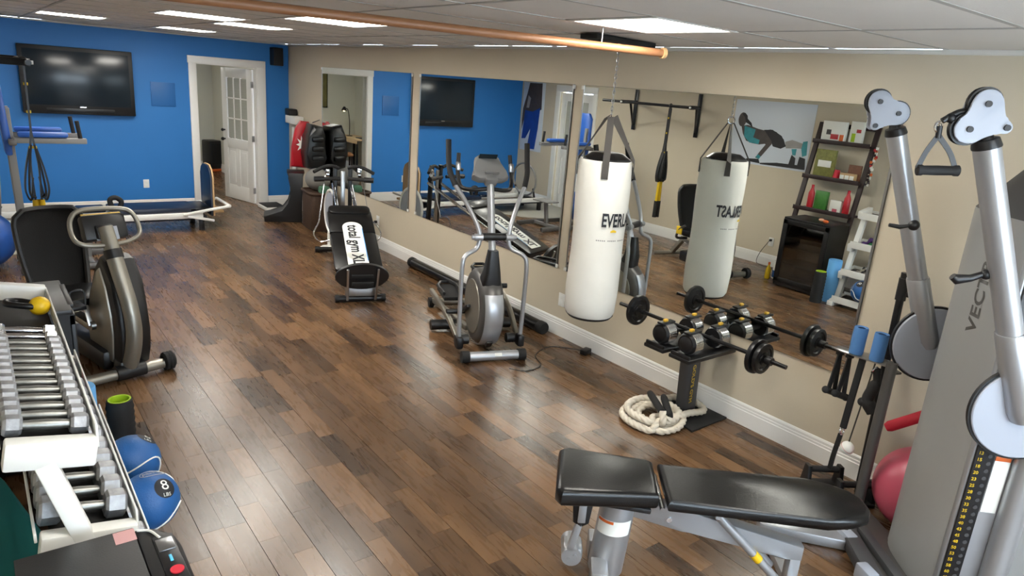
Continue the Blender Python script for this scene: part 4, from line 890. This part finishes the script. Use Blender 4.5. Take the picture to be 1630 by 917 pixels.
sp_ = [(.0, .09), (-.04, .2), (-.055, .34), (-.03, .5), (.04, .66), (.12, .8), (.2, .82), (.3, .72), (.44, .5), (.5, .3), (.46, .09)]
P('shroud', M.black, t).prism(sp_, .2, TM((.065, .02, 0), (0, 1, 0), (0, 0, 1)), .03).o()
P('side_panel', M.silver2, t).prism([(.09, .1), (.43, .1), (.46, .3), (.38, .5), (.25, .7), (.19, .74), (.12, .62), (.07, .44), (.06, .3)], .215, TM((.06, .02, 0), (0, 1, 0), (0, 0, 1)), .008).o()
P('lower_shroud', M.black, t).box((.0, .5, .1), (.18, .7, .14), .03).o()
lp = [(-.1, .24, 1.125), (.11, .24, 1.12), (.19, .21, 1.09), (.215, .17, 1.0), (.185, .13, .945), (.08, .11, .915), (-.08, .11, .915), (-.17, .13, .935), (-.195, .17, .99), (-.18, .21, 1.08)]
P('handlebar', M.silver2, t).tube(spl(lp, 5, True), .0155, 10, closed=True).o()
P('console', M.black, t).box((.02, .24, 1.0), (.27, .08, .17), .02, (-.4, 0, 0)).box((.0, .18, .985), (.1, .05, .09), .01, (-.4, 0, 0)).o(); P('console_label', M.lightgrey, t).box((.02, .19, .97), (.14, .012, .09), .003, (-.4, 0, 0)).o()
P('console_trim', M.gold, t).box((.02, .27, 1.085), (.24, .02, .01), .003).o()
for s in (-1, 1):
    cz = .32; P('crank', M.steel, t).bar((.025 + s * .115, .3, cz), (.025 + s * .115, .3 - s * .06, cz - .13 * s), .034, .016, .005).cyl((.025 + s * .09, .3, cz), (.025 + s * .12, .3, cz), .03, n=14).o()
    P('pedal', M.black, t).box((.025 + s * .175, .3 - s * .06, cz - .13 * s), (.1, .1, .03), .006).tube(spl([(.025 + s * .13, .26 - s * .06, cz - .13 * s + .02), (.025 + s * .13, .28 - s * .06, cz - .13 * s + .11), (.025 + s * .21, .28 - s * .06, cz - .13 * s + .11), (.025 + s * .21, .26 - s * .06, cz - .13 * s + .02)]), .008, 6).o()
P('seat_rail', M.silver2, t).bar((0, .45, .24), (-.05, 1.0, .3), .07, .05, .008).bar((-.04, .95, .3), (-.06, 1.2, .05), .06, .05).o(); P('rear_foot', M.silver2, t).cyl((-.35, 1.2, .045), (.25, 1.2, .045), .03, n=14).o()
P('seat_pad', M.vinyl, t).prism([(-.2, .5), (-.1, .46), (.1, .46), (.2, .5), (.22, .75), (.2, .86), (-.2, .86), (-.22, .75)], .09, Matrix.Translation((-.06, 0, .425)), .03).o()
def back(u, v):
    w = .215 * (1 - .2 * (1 - v) ** 2) * (1 if v < .85 else math.sqrt(max(.05, 1 - ((v - .85) / .16) ** 2 * .55)))
    x = (u - .5) * 2; return V(-.065 + x * w, .83 + .12 * v + .03 * math.sin(v * 3) + .05 * (1 - x * x), .44 + .57 * v)
P('backrest_mesh', M.mesh, t).grid(back, 13, 14).o()
rim = [back(0, v / 12) for v in range(13)] + [back(u / 10, 1) for u in range(1, 10)] + [back(1, 1 - v / 12) for v in range(13)]
P('backrest_frame', M.black, t).tube(rim, .02, 8).o()
for s in (-1, 1): P('side_handle', M.dgrey, t).tube(spl([(s * .1 - .06, .8, .34), (s * .28 - .06, .78, .36), (s * .31 - .06, .7, .48), (s * .31 - .06, .6, .55)]), .017, 8).o()
P('hand_tag', M.yellow, t).box((.255, .7, .47), (.02, .1, .1), .004).o()
o_ = P('stability_ball', M.bluepad).ell((0, 0, 0), .28, 40, 26).o(); o_.location = (.0, 8.3, .281); tag(o_, 'blue exercise ball on floor behind the knee-raise tower', 'exercise ball')
# ================================================================ LEFT SIDE: dumbbell rack and its load
t = thing('dumbbell_rack', 'white slanted four-tier dumbbell rack along the left wall', 'rack', (0, 0, 0), 0)
TIERS = [(.2, .985), (.285, .665), (.365, .36), (.44, .055)]
RY0, RY1 = 2.17, 3.69
REAR = [.228, .259, .265, .265]
for i, (x, z) in enumerate(TIERS):
    for y in (RY0, RY1): P('cross_bar', M.whitepl, t).bar((x - REAR[i] + .006, y, z + .03 + (.045 if y > 3 and i == 0 else 0)), (x, y, z - .012 + (.045 if y > 3 and i == 0 else 0)), .085 if i < 3 else .06, .055, .008, up=(0, 1, 0)).o()
    sh_ = P('shelf_rail', M.whitepl, t).box((x + .006, (RY0 + RY1) / 2, z + .03), (.007, RY1 - RY0, .075), .002).box((x - REAR[i], (RY0 + RY1) / 2, z + .062), (.008, RY1 - RY0, .03), .002).o()
    P('shelf_mat', M.rubber, t).box((x - .115, (RY0 + RY1) / 2, z + .022), (.22, RY1 - RY0 - .06, .008), .002, (0, .19, 0)).o()
for y in (RY0 - .0, RY1 + .0):
    P('side_leg', M.whitepl, t).bar((.07, y, .97), (.335, y, .0), .055, .058, .006, up=(0, 1, 0)).o()
    P('foot', M.whitepl, t).box((.3, y, .03), (.34, .07, .058), .01).o()
def hexd(name, L_, rh, hl, mh, mhand, label, group, loc, roll=0.):
    d = thing(name, label, 'dumbbell', loc, 0, group); d.rotation_euler = (0, .19, 0)
    P('handle', mhand, d).lathe([(.0125, -L_ / 2), (.0145, -L_ / 4), (.0155, 0), (.0145, L_ / 4), (.0125, L_ / 2)], (0, 0, 0), (1, 0, 0), 12).o()
    for s in (-1, 1):
        h_ = P('head', mh, d); h_.ang = 25
        h_.lathe([(rh * .8, 0), (rh, .008), (rh, hl - .008), (rh * .8, hl)], (s * (L_ / 2 - .004), 0, 0), (s, 0, 0), 6).o()
    return d
G1 = 'grey hex dumbbells on the top tier'; G2 = 'grey hex dumbbells on the second tier'; G3 = 'grey hex dumbbells on the third tier'
ys = [2.24 + .066 * i for i in range(12)]
x, z = TIERS[0]; base = None
for i, y in enumerate(ys):
    lb = ['grey iron hex dumbbell on the top tier, nearest the front end of rack'] + ['grey iron hex dumbbell on the top tier, number %s from front end' % w for w in ('two', 'three', 'four', 'five', 'six', 'seven', 'eight', 'nine', 'ten', 'eleven')] + ['grey iron hex dumbbell on top tier next to chrome pair']
    loc = (x - .112, y, z + .066)
    base = hexd('hex_dumbbell', .125, .0315, .047, M.iron, M.worn, lb[i], G1, loc) if i == 0 else dup(base, loc, None, lb[i])
cb = hexd('chrome_dumbbell', .13, .026, .045, M.chrome, M.chrome, 'small chrome dumbbell on top tier nearer the kettlebell', 'chrome dumbbells', (x - .112, 3.13, z + .06)); dup(cb, (x - .112, 3.055, z + .06), None, 'small chrome dumbbell on top tier next to grey dumbbells')
x, z = TIERS[1]; words = ('nearest the front end of rack', 'second from front end', 'third from front end', 'fourth from front end', 'fifth from front end', 'sixth from front end', 'seventh from front end', 'eighth from front end', 'ninth from front end', 'tenth from front end', 'next to the coloured weights')
base = None
for i in range(11):
    loc = (x - .128, 2.26 + .098 * i, z + .075); lb = 'large grey hex dumbbell on the second tier, ' + words[i]
    if base is None: base = hexd('hex_dumbbell', .125, .045, .06, M.iron, M.worn, lb, G2, loc)
    else: dup(base, loc, None, lb)
for y, mm, cn in ((3.4, M.redfoam, 'red'), (3.48, mat('green_vinyl', (30, 110, 60), .5), 'green'), (3.56, M.purple, 'purple')):
    hexd('vinyl_dumbbell', .12, .034, .05, mm, mm, 'small %s vinyl dumbbell at far end of the second tier' % cn, 'coloured dumbbells', (x - .122, y, z + .066))
x, z = TIERS[2]
cb2 = None
for i in range(9):
    y = 2.27 + .115 * i; loc = (x - .132, y, z + .078); lb = 'heavy grey hex dumbbell on the third tier, ' + words[i]
    if i == 0: base = hexd('hex_dumbbell', .125, .05, .062, M.iron, M.worn, lb, G3, loc)
    else: dup(base, loc, None, lb)
for i in range(3):
    loc = (x - .125, 3.34 + .09 * i, z + .06); lb = 'bright chrome dumbbell on the third tier, %s of three' % ('nearest', 'middle', 'farthest')[i]
    if i == 0: cb2 = hexd('chrome_dumbbell', .13, .034, .052, M.chrome, M.chrome, lb, 'chrome dumbbells', loc)
    else: dup(cb2, loc, None, lb)
def medball(loc, label, num, R_):
    d = thing('medicine_ball', label, 'medicine ball', loc, 0, 'medicine balls'); d.rotation_euler = R_
    r = .125
    P('ball', M.ballblue, d).ell((0, 0, 0), r, 40, 26).o()
    P('seam', M.paper, d).tube([V((r + .001) * math.cos(a), (r + .001) * math.sin(a) * math.cos(.9 * math.sin(2 * a)), (r + .001) * math.sin(a) * math.sin(.9 * math.sin(2 * a))) for a in [2 * PI * i / 60 for i in range(60)]], .004, 5, closed=True).o()
    cap_ = lambda p, q=.0015: (lambda n: n * (r + q))(V(p.x, p.y, r).normalized())
    P('weight_patch', M.ink, d).grid(lambda u, v: cap_(V(.048 * v * math.cos(2 * PI * u), .048 * v * math.sin(2 * PI * u), 0)), 24, 4, True).o()
    text('weight_number', num, .065, M.paper, d, None, 1.1, bend=lambda p: cap_(V(p.x, p.y + .01, 0), .003)); text('weight_unit', 'LBS', .022, M.paper, d, None, 1.1, bend=lambda p: cap_(V(p.x, p.y - .032, 0), .003))
    def side(p):
        q = V(p.x, p.y, r).normalized() * (r + .002); return Matrix.Rotation(-.85, 3, 'X') @ q
    text('ball_lettering', 'ALTUS', .034, M.lightgrey, d, None, 1.1, bend=side)
    P('emblem_ring', M.lightgrey, d).tube([side(V(.062 * math.cos(a), .03 * math.sin(a), 0)) for a in [2 * PI * i / 30 for i in range(30)]], .0016, 4, closed=True).o()
    return d
def aim(zv, upv):
    z = Vector(zv).normalized(); u = Vector(upv); u = (u - z * u.dot(z)).normalized(); return Matrix((u.cross(z), u, z)).transposed().to_euler()
medball((.449, 2.98, .25), 'blue rubber medicine ball marked 8 on lowest tier, nearer one', '8', aim((.45, -.55, .7), (-.1, .7, .6)))
medball((.449, 3.36, .25), 'blue rubber medicine ball on lowest tier, farther one near foam roller', '6', aim((.6, .1, .8), (.2, .9, .0)))
t = thing('kettlebell', 'yellow kettlebell with black handle on top of rack', 'kettlebell', (.12, 3.44, 1.02), 0); t.rotation_euler = (0, .19, 0)
P('bell', M.yel, t).ell((.035, -.03, .04), (.04, .04, .04)).o(); P('handle', M.satin, t).tube(spl([(.02, -.05, .04), (-.03, -.045, .04), (-.075, -.01, .035), (-.075, .03, .035), (-.03, .045, .035), (.025, .0, .04)], 6), .013, 10).o()
# foam rollers
t = thing('foam_roller', 'short black ridged foam roller with lime green core standing on floor', 'foam roller', (.48, 3.85, 0), 0)
P('sleeve', M.rubber, t).lathe([(.062, 0)] + [(.068 if i % 2 else .063, .01 + .018 * i) for i in range(19)] + [(.062, .355), (.055, .36)], n=32, cap=False).o(); P('core', M.green, t).lathe([(.0, .0), (.0555, 0), (.0555, .362), (.048, .362), (.048, .33), (0, .33)], n=28, cap=False).o()
o_ = P('foam_roller', M.ltblue).lathe([(.0, 0), (.07, .0), (.074, .01), (.074, .48), (.07, .49), (0, .49)], n=32, cap=False).o(); o_.location = (.3, 3.80, 0); tag(o_, 'tall light blue foam roller standing between rack and refrigerator', 'foam roller')
# beverage refrigerator
t = thing('beverage_fridge', 'black glass-door beverage refrigerator beside the dumbbell rack', 'refrigerator', (.1, 4.22, 0), 0)
b_ = P('cabinet', M.black, t)
b_.box((-.2, 0, .43), (.02, .58, .8)).box((-.0, -.28, .43), (.42, .02, .8)).box((0, .28, .43), (.42, .02, .8)).box((0, 0, .84), (.44, .58, .03), .006).box((0, 0, .04), (.42, .58, .04)); b_.o()
d_ = P('door', M.satin, t).box((.215, -.26, .45), (.03, .06, .76), .006).box((.215, .26, .45), (.03, .06, .76), .006).box((.215, 0, .8), (.03, .58, .06), .006).box((.215, 0, .09), (.03, .58, .06), .006).o()
P('door_glass', M.dglass, d_).box((.215, 0, .445), (.008, .46, .65)).o(); P('control_panel', M.black, t).box((.22, 0, .845), (.03, .4, .02), .004).o()
for z in (.3, .5, .62): P('wire_shelf', M.steel, t).box((.0, 0, z), (.38, .52, .008)).box((.19, 0, z), (.008, .52, .02)).o()
for y in (-.24, .24): P('foot', M.black, t).cyl((.15, y, 0), (.15, y, .03), .02, n=12).cyl((-.15, y, 0), (-.15, y, .03), .02, n=12).o()
for loc, mm, lb in (((.2, 4.06, .873), M.orange, 'small orange massage ball on top of refrigerator'), ((.17, 4.13, .877), mat('peach', (226, 170, 140), .6), 'small peach coloured massage ball on refrigerator top')):
    o_ = P('massage_ball', mm).ell((0, 0, 0), (.02, .035, .019)).o(); o_.location = loc; tag(o_, lb, 'ball')
# ladder shelf
t = thing('ladder_shelf', 'dark brown leaning ladder shelf behind the refrigerator', 'shelf', (0, 0, 0), 0)
lx = lambda z: -.13 - .40 * z / 1.96
for y in (4.03, 4.74): P('side_rail', M.espresso, t).bar((lx(0), y, 0), (lx(1.96), y, 1.96), .03, .06, .004, up=(0, 1, 0)).o()
for z, dp in ((.9, .28), (1.29, .22), (1.72, .17)):
    P('shelf_board', M.espresso, t).box((lx(z) + .06 - dp / 2 + .04, 4.385, z), (dp, .72, .022), .003).box((lx(z) + .1 - .004, 4.385, z + .015), (.012, .72, .05), .003).o()
P('cross_rail', M.espresso, t).box((lx(1.93), 4.385, 1.93), (.02, .7, .05), .003).o()
def item(name, m, dims, loc, label, cat, rz=0, extra=None):
    o_ = thing(name, label, cat, loc, rz); P('body', m, o_).box((0, 0, dims[2] / 2), dims, .003).o()
    for (nm, mm, c, d) in (extra or ()): P(nm, mm, o_).box(c, d, .001).o()
    return o_
X1 = lx(1.72) + .03
item('product_box', M.paper, (.05, .3, .25), (X1, 4.52, 1.732), 'white product box with red picture on top shelf', 'box', 0, [('print', M.red, (.026, -.02, .07), (.002, .1, .06)), ('print', M.dgrey, (.026, .06, .12), (.002, .06, .06)), ('print', M.orange, (.026, -.11, .06), (.002, .05, .08))])
item('product_box', M.paper, (.04, .17, .27), (X1 - .02, 4.25, 1.732), 'white box with green and red print on top shelf', 'box', .1, [('print', M.green, (.021, .03, .08), (.002, .05, .1)), ('print', M.red, (.021, -.03, .16), (.002, .06, .04))])
X2 = lx(1.29) + .03
item('picture_book', mat('fruit_print', (120, 120, 60), .6, var=.7, vs=25), (.03, .26, .34), (X2 - .03, 4.53, 1.302), 'fruit patterned booklet with white title on middle shelf', 'book', 0, [('title', M.paper, (.017, 0, .17), (.002, .17, .08))])
o_ = P('red_cup', M.redfoam).lathe([(.05, 0), (.05, .005), (.045, .01), (.03, .12), (.0, .12)], n=20, cap=False).o(); o_.location = (X2 + .002, 4.34, 1.302); tag(o_, 'red upturned cup on middle shelf', 'cup')
item('wooden_box', M.plywood, (.07, .18, .1), (X2 + .012, 4.19, 1.302), 'small wooden crate with paper labels on middle shelf', 'box', 0, [('label_card', M.paper, (.036, -.06, .05), (.002, .05, .05)), ('label_card', M.paper, (.036, .0, .05), (.002, .05, .05)), ('label_card', M.paper, (.036, .06, .05), (.002, .05, .05))])
item('picture_card', mat('vegetable_print', (110, 70, 50), .6, var=.7, vs=30), (.02, .16, .2), (X2 - .04, 4.148, 1.302), 'vegetable picture card at end of middle shelf', 'card')
X3 = lx(.9) + .04
def bottle(y, lb):
    o_ = thing('red_bottle', lb, 'bottle', (X3, y, .912), 0, 'red metal bottles'); P('body', M.red, o_).lathe([(.034, 0), (.038, .01), (.038, .2), (.022, .24), (.02, .255), (0, .255)], n=20, cap=False).o(); P('cap', M.red, o_).cyl((0, 0, .255), (0, 0, .3), .017, n=14).o()
bottle(4.56, 'red metal bottle at left of lowest shelf in mirror'); bottle(4.1, 'red metal bottle at right end of lowest shelf in mirror')
item('green_packet', mat('green_packet_print', (60, 120, 50), .4, var=.5, vs=20), (.04, .17, .24), (X3 - .02, 4.43, .912), 'green foil packet on the lowest shelf', 'packet', .1)
item('white_carton', M.paper, (.06, .14, .16), (X3, 4.22, .912), 'small white carton with pink print on lowest shelf', 'carton', 0, [('print', M.pink, (.031, 0, .04), (.002, .06, .04))])
g_ = thing('paper_garland', 'string of orange and cream paper squares hanging on shelf rail', 'garland', (lx(1.5) + .09, 3.955, 1.28), 0)
rr2 = random.Random(3)
for i in range(22): P('paper_square', rr2.choice((M.orange, M.paper, M.red, M.espresso)), g_).box((rr2.uniform(-.01, .01) - .08 * i / 22, rr2.uniform(-.02, .02), .02 + i * .02), (.008, .03, .03), 0, (0, 0, rr2.uniform(-.5, .5))).o()
P('cord', M.ink, g_).cyl((0, 0, 0), (-.085, 0, .46), .003, n=6).o()
# items by the skirting
t = thing('paper_towel_roll', 'white paper towel roll standing by the refrigerator', 'paper towel', (-.03, 4.68, 0), 0)
P('roll', M.paper, t).lathe([(.02, 0), (.055, 0), (.058, .01), (.058, .22), (.055, .23), (.02, .23)], n=24, cap=False).o(); P('wrapper', M.ballblue, t).lathe([(.0585, .02), (.059, .03), (.059, .1), (.0585, .11)], n=24, cap=False).o()
t = thing('spray_bottle', 'yellow cleaning bottle on floor beside the paper towel', 'bottle', (.08, 4.74, 0), 0)
P('body', M.yellow, t).lathe([(.03, 0), (.034, .01), (.034, .12), (.015, .16), (.012, .18)], n=18).o(); P('cap', M.orange, t).cyl((0, 0, .18), (0, 0, .21), .014, n=12).o()
# ---------------------------------------------------------------- foreground machine and mat
t = thing('machine_console', 'flat black machine housing with small control panel at lower left corner', 'machine', (0, 0, 0), 0)
P('housing', M.dgrey if 0 else mat('charcoal_plastic', (40, 40, 42), .5, bump=.1, bs=200), t).prism([(-.03, 1.25), (.262, 1.25), (.262, 2.058), (-.03, 2.062)], .72, Matrix.Translation((0, 0, .39)), .006).o()
P('rounded_side', M.black, t).prism([(.263, 1.25)] + [(.263 + .1 * math.sin(a) ** .8, 2.055 - .16 * (1 - math.cos(a))) for a in [PI / 2 * i / 8 for i in range(9)]] + [(.365, 1.25)], .715, Matrix.Translation((0, 0, .385)), .014).o()
P('sticker', mat('pink_sticker', (196, 150, 150), .6), t).box((.235, 2.02, .7505), (.055, .06, .001)).o()
P('control_strip', M.satin, t).box((.325, 1.83, .7435), (.055, .3, .006), .002).o(); P('display', M.steel, t).box((.325, 1.93, .747), (.045, .06, .004), .001).o(); P('indicator', M.cyan, t).box((.325, 1.86, .747), (.008, .03, .003), .0005).o(); P('power_button', M.redfoam, t).cyl((.328, 1.8, .746), (.328, 1.8, .75), .018, n=18).o()
P('side_trim', M.whitepl, t).tube(spl([(.27, 2.04, .745), (.3, 2.02, .746), (.318, 1.97, .747)]), .004, 6).o()
P('machine_base', M.rubber, t).box((.15, 1.65, .015), (.36, .76, .03), .006).o()
o_ = P('folded_mat', M.teal).prism([(-.5, 2.12), (.075, 2.12), (.075, 2.58), (-.035, 3.07), (-.06, 3.2), (-.5, 3.2)], .45, Matrix.Translation((0, 0, .226)), .03, 3).o(); tag(o_, 'dark teal folded mat stack behind the black housing', 'mat')
# ---------------------------------------------------------------- posters on the left wall (seen in the mirrors)
def poster(label, y0, y1, z0, z1, polys):
    t = thing('poster', label, 'poster', (XL, 0, 0), 0)
    P('sheet', mat('poster_white', (208, 216, 226), .4), t).box((.004, (y0 + y1) / 2, (z0 + z1) / 2), (.006, y1 - y0, z1 - z0), .001).o()
    for i, (nm, col, pts) in enumerate(polys):
        x = .0074 + .0002 * i; P(nm, col, t).prism(pts, .0003, TM((x, 0, 0), (0, 1, 0), (0, 0, 1)), 0).o()
skin = mat('print_dark_skin', (70, 62, 60), .5, var=.35, vs=12); tealp = mat('print_teal', (50, 140, 150), .5, var=.3, vs=15); inkp = mat('print_black', (24, 25, 28), .5); greyp = mat('print_grey', (150, 148, 146), .5, var=.3, vs=10); bluep = mat('print_blue', (24, 62, 150), .5, var=.35, vs=7)
poster('white poster of an athlete doing a push-up, seen in the mirror', 4.87, 6.07, 1.315, 2.16, [
    ('printed_shadow', inkp, [(5.55, 1.35), (5.298, 1.383), (4.903, 1.393), (4.892, 1.341), (5.249, 1.338), (5.547, 1.333)]),
    ('printed_leg', greyp, [(5.23, 1.664), (5.133, 1.699), (4.998, 1.672), (4.922, 1.656), (4.938, 1.604), (5.057, 1.599), (5.204, 1.582)]),
    ('printed_torso', skin, [(5.933, 1.811), (5.831, 1.829), (5.659, 1.792), (5.577, 1.782), (5.471, 1.801), (5.378, 1.776), (5.256, 1.695), (5.209, 1.607), (5.278, 1.569), (5.398, 1.586), (5.427, 1.634), (5.473, 1.664), (5.521, 1.607), (5.608, 1.589), (5.722, 1.594), (5.821, 1.618), (5.892, 1.709)]),
    ('printed_head', skin, [(5.93 + .065 * math.cos(a), 1.895 + .095 * math.sin(a)) for a in [2 * PI * i / 20 for i in range(20)]]),
    ('printed_hair', inkp, [(5.95, 1.97), (5.9, 1.985), (5.86, 1.95), (5.85, 1.91), (5.78, 1.86), (5.75, 1.8), (5.82, 1.84), (5.87, 1.86), (5.9, 1.93)]),
    ('printed_top', tealp, [(5.881, 1.815), (5.698, 1.78), (5.717, 1.673), (5.61, 1.649), (5.619, 1.593), (5.765, 1.598), (5.864, 1.676)]),
    ('printed_shorts', inkp, [(5.568, 1.788), (5.442, 1.8), (5.292, 1.733), (5.205, 1.608), (5.278, 1.569), (5.399, 1.589), (5.444, 1.667)]),
    ('printed_arm', skin, [(5.654, 1.766), (5.542, 1.708), (5.433, 1.659), (5.418, 1.615), (5.539, 1.448), (5.58, 1.399), (5.634, 1.41), (5.58, 1.496), (5.51, 1.599), (5.617, 1.683)]),
    ('printed_hand', inkp, [(5.774, 1.384), (5.58, 1.399), (5.548, 1.341), (5.757, 1.35)]),
    ('printed_wristband', tealp, [(5.60, 1.46), (5.55, 1.435), (5.575, 1.395), (5.63, 1.42)]),
    ('printed_shoe', tealp, [(4.975, 1.691), (4.914, 1.706), (4.895, 1.527), (4.953, 1.503), (4.983, 1.599)]),
    ('printed_shoe', tealp, [(5.119, 1.584), (5.046, 1.592), (5.047, 1.508), (5.094, 1.511)]),
    ('printed_sole', inkp, [(5.103, 1.51), (5.04, 1.475), (5.033, 1.35), (5.13, 1.362)]),
    ('printed_sole', inkp, [(4.989, 1.499), (4.904, 1.484), (4.884, 1.345), (5.004, 1.345)])])
poster('tall white poster of an athlete in blue trousers near the corner', 10.22, 10.86, .93, 2.19, [
    ('printed_body', skin, [(10.84, 1.30), (10.85, 1.481), (10.84, 1.701), (10.736, 1.99), (10.684, 2.176), (10.313, 2.181), (10.284, 1.71), (10.535, 1.634), (10.77, 1.663), (10.787, 1.497)]),
    ('printed_gap', greyp, [(10.74, 1.72), (10.66, 1.72), (10.62, 1.9), (10.7, 1.95)]),
    ('printed_trousers', bluep, [(10.772, 1.674), (10.538, 1.657), (10.325, 1.741), (10.347, 1.36), (10.407, .968), (10.638, .965), (10.572, 1.339), (10.702, 1.149), (10.819, 1.137)])])
# ---------------------------------------------------------------- room beyond the door
t = thing('desk', 'light wooden desk in the room beyond, seen in the mirror', 'desk', (1.17, 14.5, 0), 0)
P('desktop', M.desk, t).box((0, 0, .735), (.52, 1.2, .03), .004).box((.25, 0, .69), (.02, 1.2, .06), .003).o()
for x in (-.22, .22):
    for y in (-.55, .55): P('leg', M.satin, t).box((x, y, .36), (.04, .04, .72)).o()
t = thing('desk_lamp', 'small black desk lamp with lit shade in the next room', 'lamp', (1.2, 14.75, .75), 0)
P('base', M.satin, t).lathe([(.07, 0), (.07, .012), (.02, .02)], n=20).o(); P('stem', M.satin, t).tube(spl([(0, 0, .02), (-.01, .02, .3), (.05, -.02, .56), (.14, -.06, .6)]), .009, 8).o()
P('shade', M.satin, t).lathe([(.02, .05), (.045, .0), (.06, -.04)], (.16, -.07, .585), (-.1, .0, 1), 18, cap=False).o(); P('bulb', mat('bulb_glow', (255, 240, 210), .5, emit=(255, 225, 170), es=12), t).ell((.16, -.07, .56), .028).o()
t = thing('laptop', 'dark open laptop on the desk in the next room', 'laptop', (1.15, 14.15, .75), 0)
P('keyboard_base', M.dgrey, t).box((0, 0, .01), (.22, .32, .018), .004).o(); P('lid', M.dgrey, t).box((-.14, 0, .12), (.012, .32, .22), .004, (0, -.25, 0)).o()
t = thing('framed_picture', 'green and brown picture on the far wall of next room', 'picture', (1.76, YR, 1.32), 0)
P('frame', M.satin, t).box((0, -.012, .375), (.42, .022, .75), .004).o(); P('print', mat('landscape_print', (96, 92, 48), .6, var=.7, vs=6), t).box((0, -.0245, .375), (.38, .003, .71)).o()
t = thing('space_heater', 'black tower heater on the floor of the room beyond', 'heater', (3.84, 14.8, 0), .3)
P('body', M.black, t).box((0, 0, .33), (.26, .3, .56), .03).o(); P('grille', M.satin, t).box((-.0, -.152, .35), (.2, .008, .42), .003).o(); P('base', M.orange, t).box((0, 0, .03), (.28, .32, .05), .01).o()  # orange base colour stands in for the red-orange glow at the heater's bottom
o_ = P('pull_handle_bracket', M.satin).tube([(0, 0, .1), (-.05, 0, .1), (-.05, 0, -.02), (0, 0, -.02)], .012, 8).o(); o_.location = (XM, 13.6, 1.2); tag(o_, 'dark pull handle on the grey wall beyond the doorway', 'handle')
t = thing('desk_chair', 'brown upholstered chair in front of desk, seen in the mirror', 'chair', (1.75, 13.9, 0), .3)
P('seat', M.wood, t).box((0, 0, .45), (.42, .42, .06), .02).o(); P('backrest', M.wood, t).box((.2, 0, .72), (.04, .4, .34), .015).o()
for x in (-.18, .18):
    for y in (-.18, .18): P('leg', M.espresso, t).cyl((x, y, 0), (x, y, .43), .018, n=10).o()
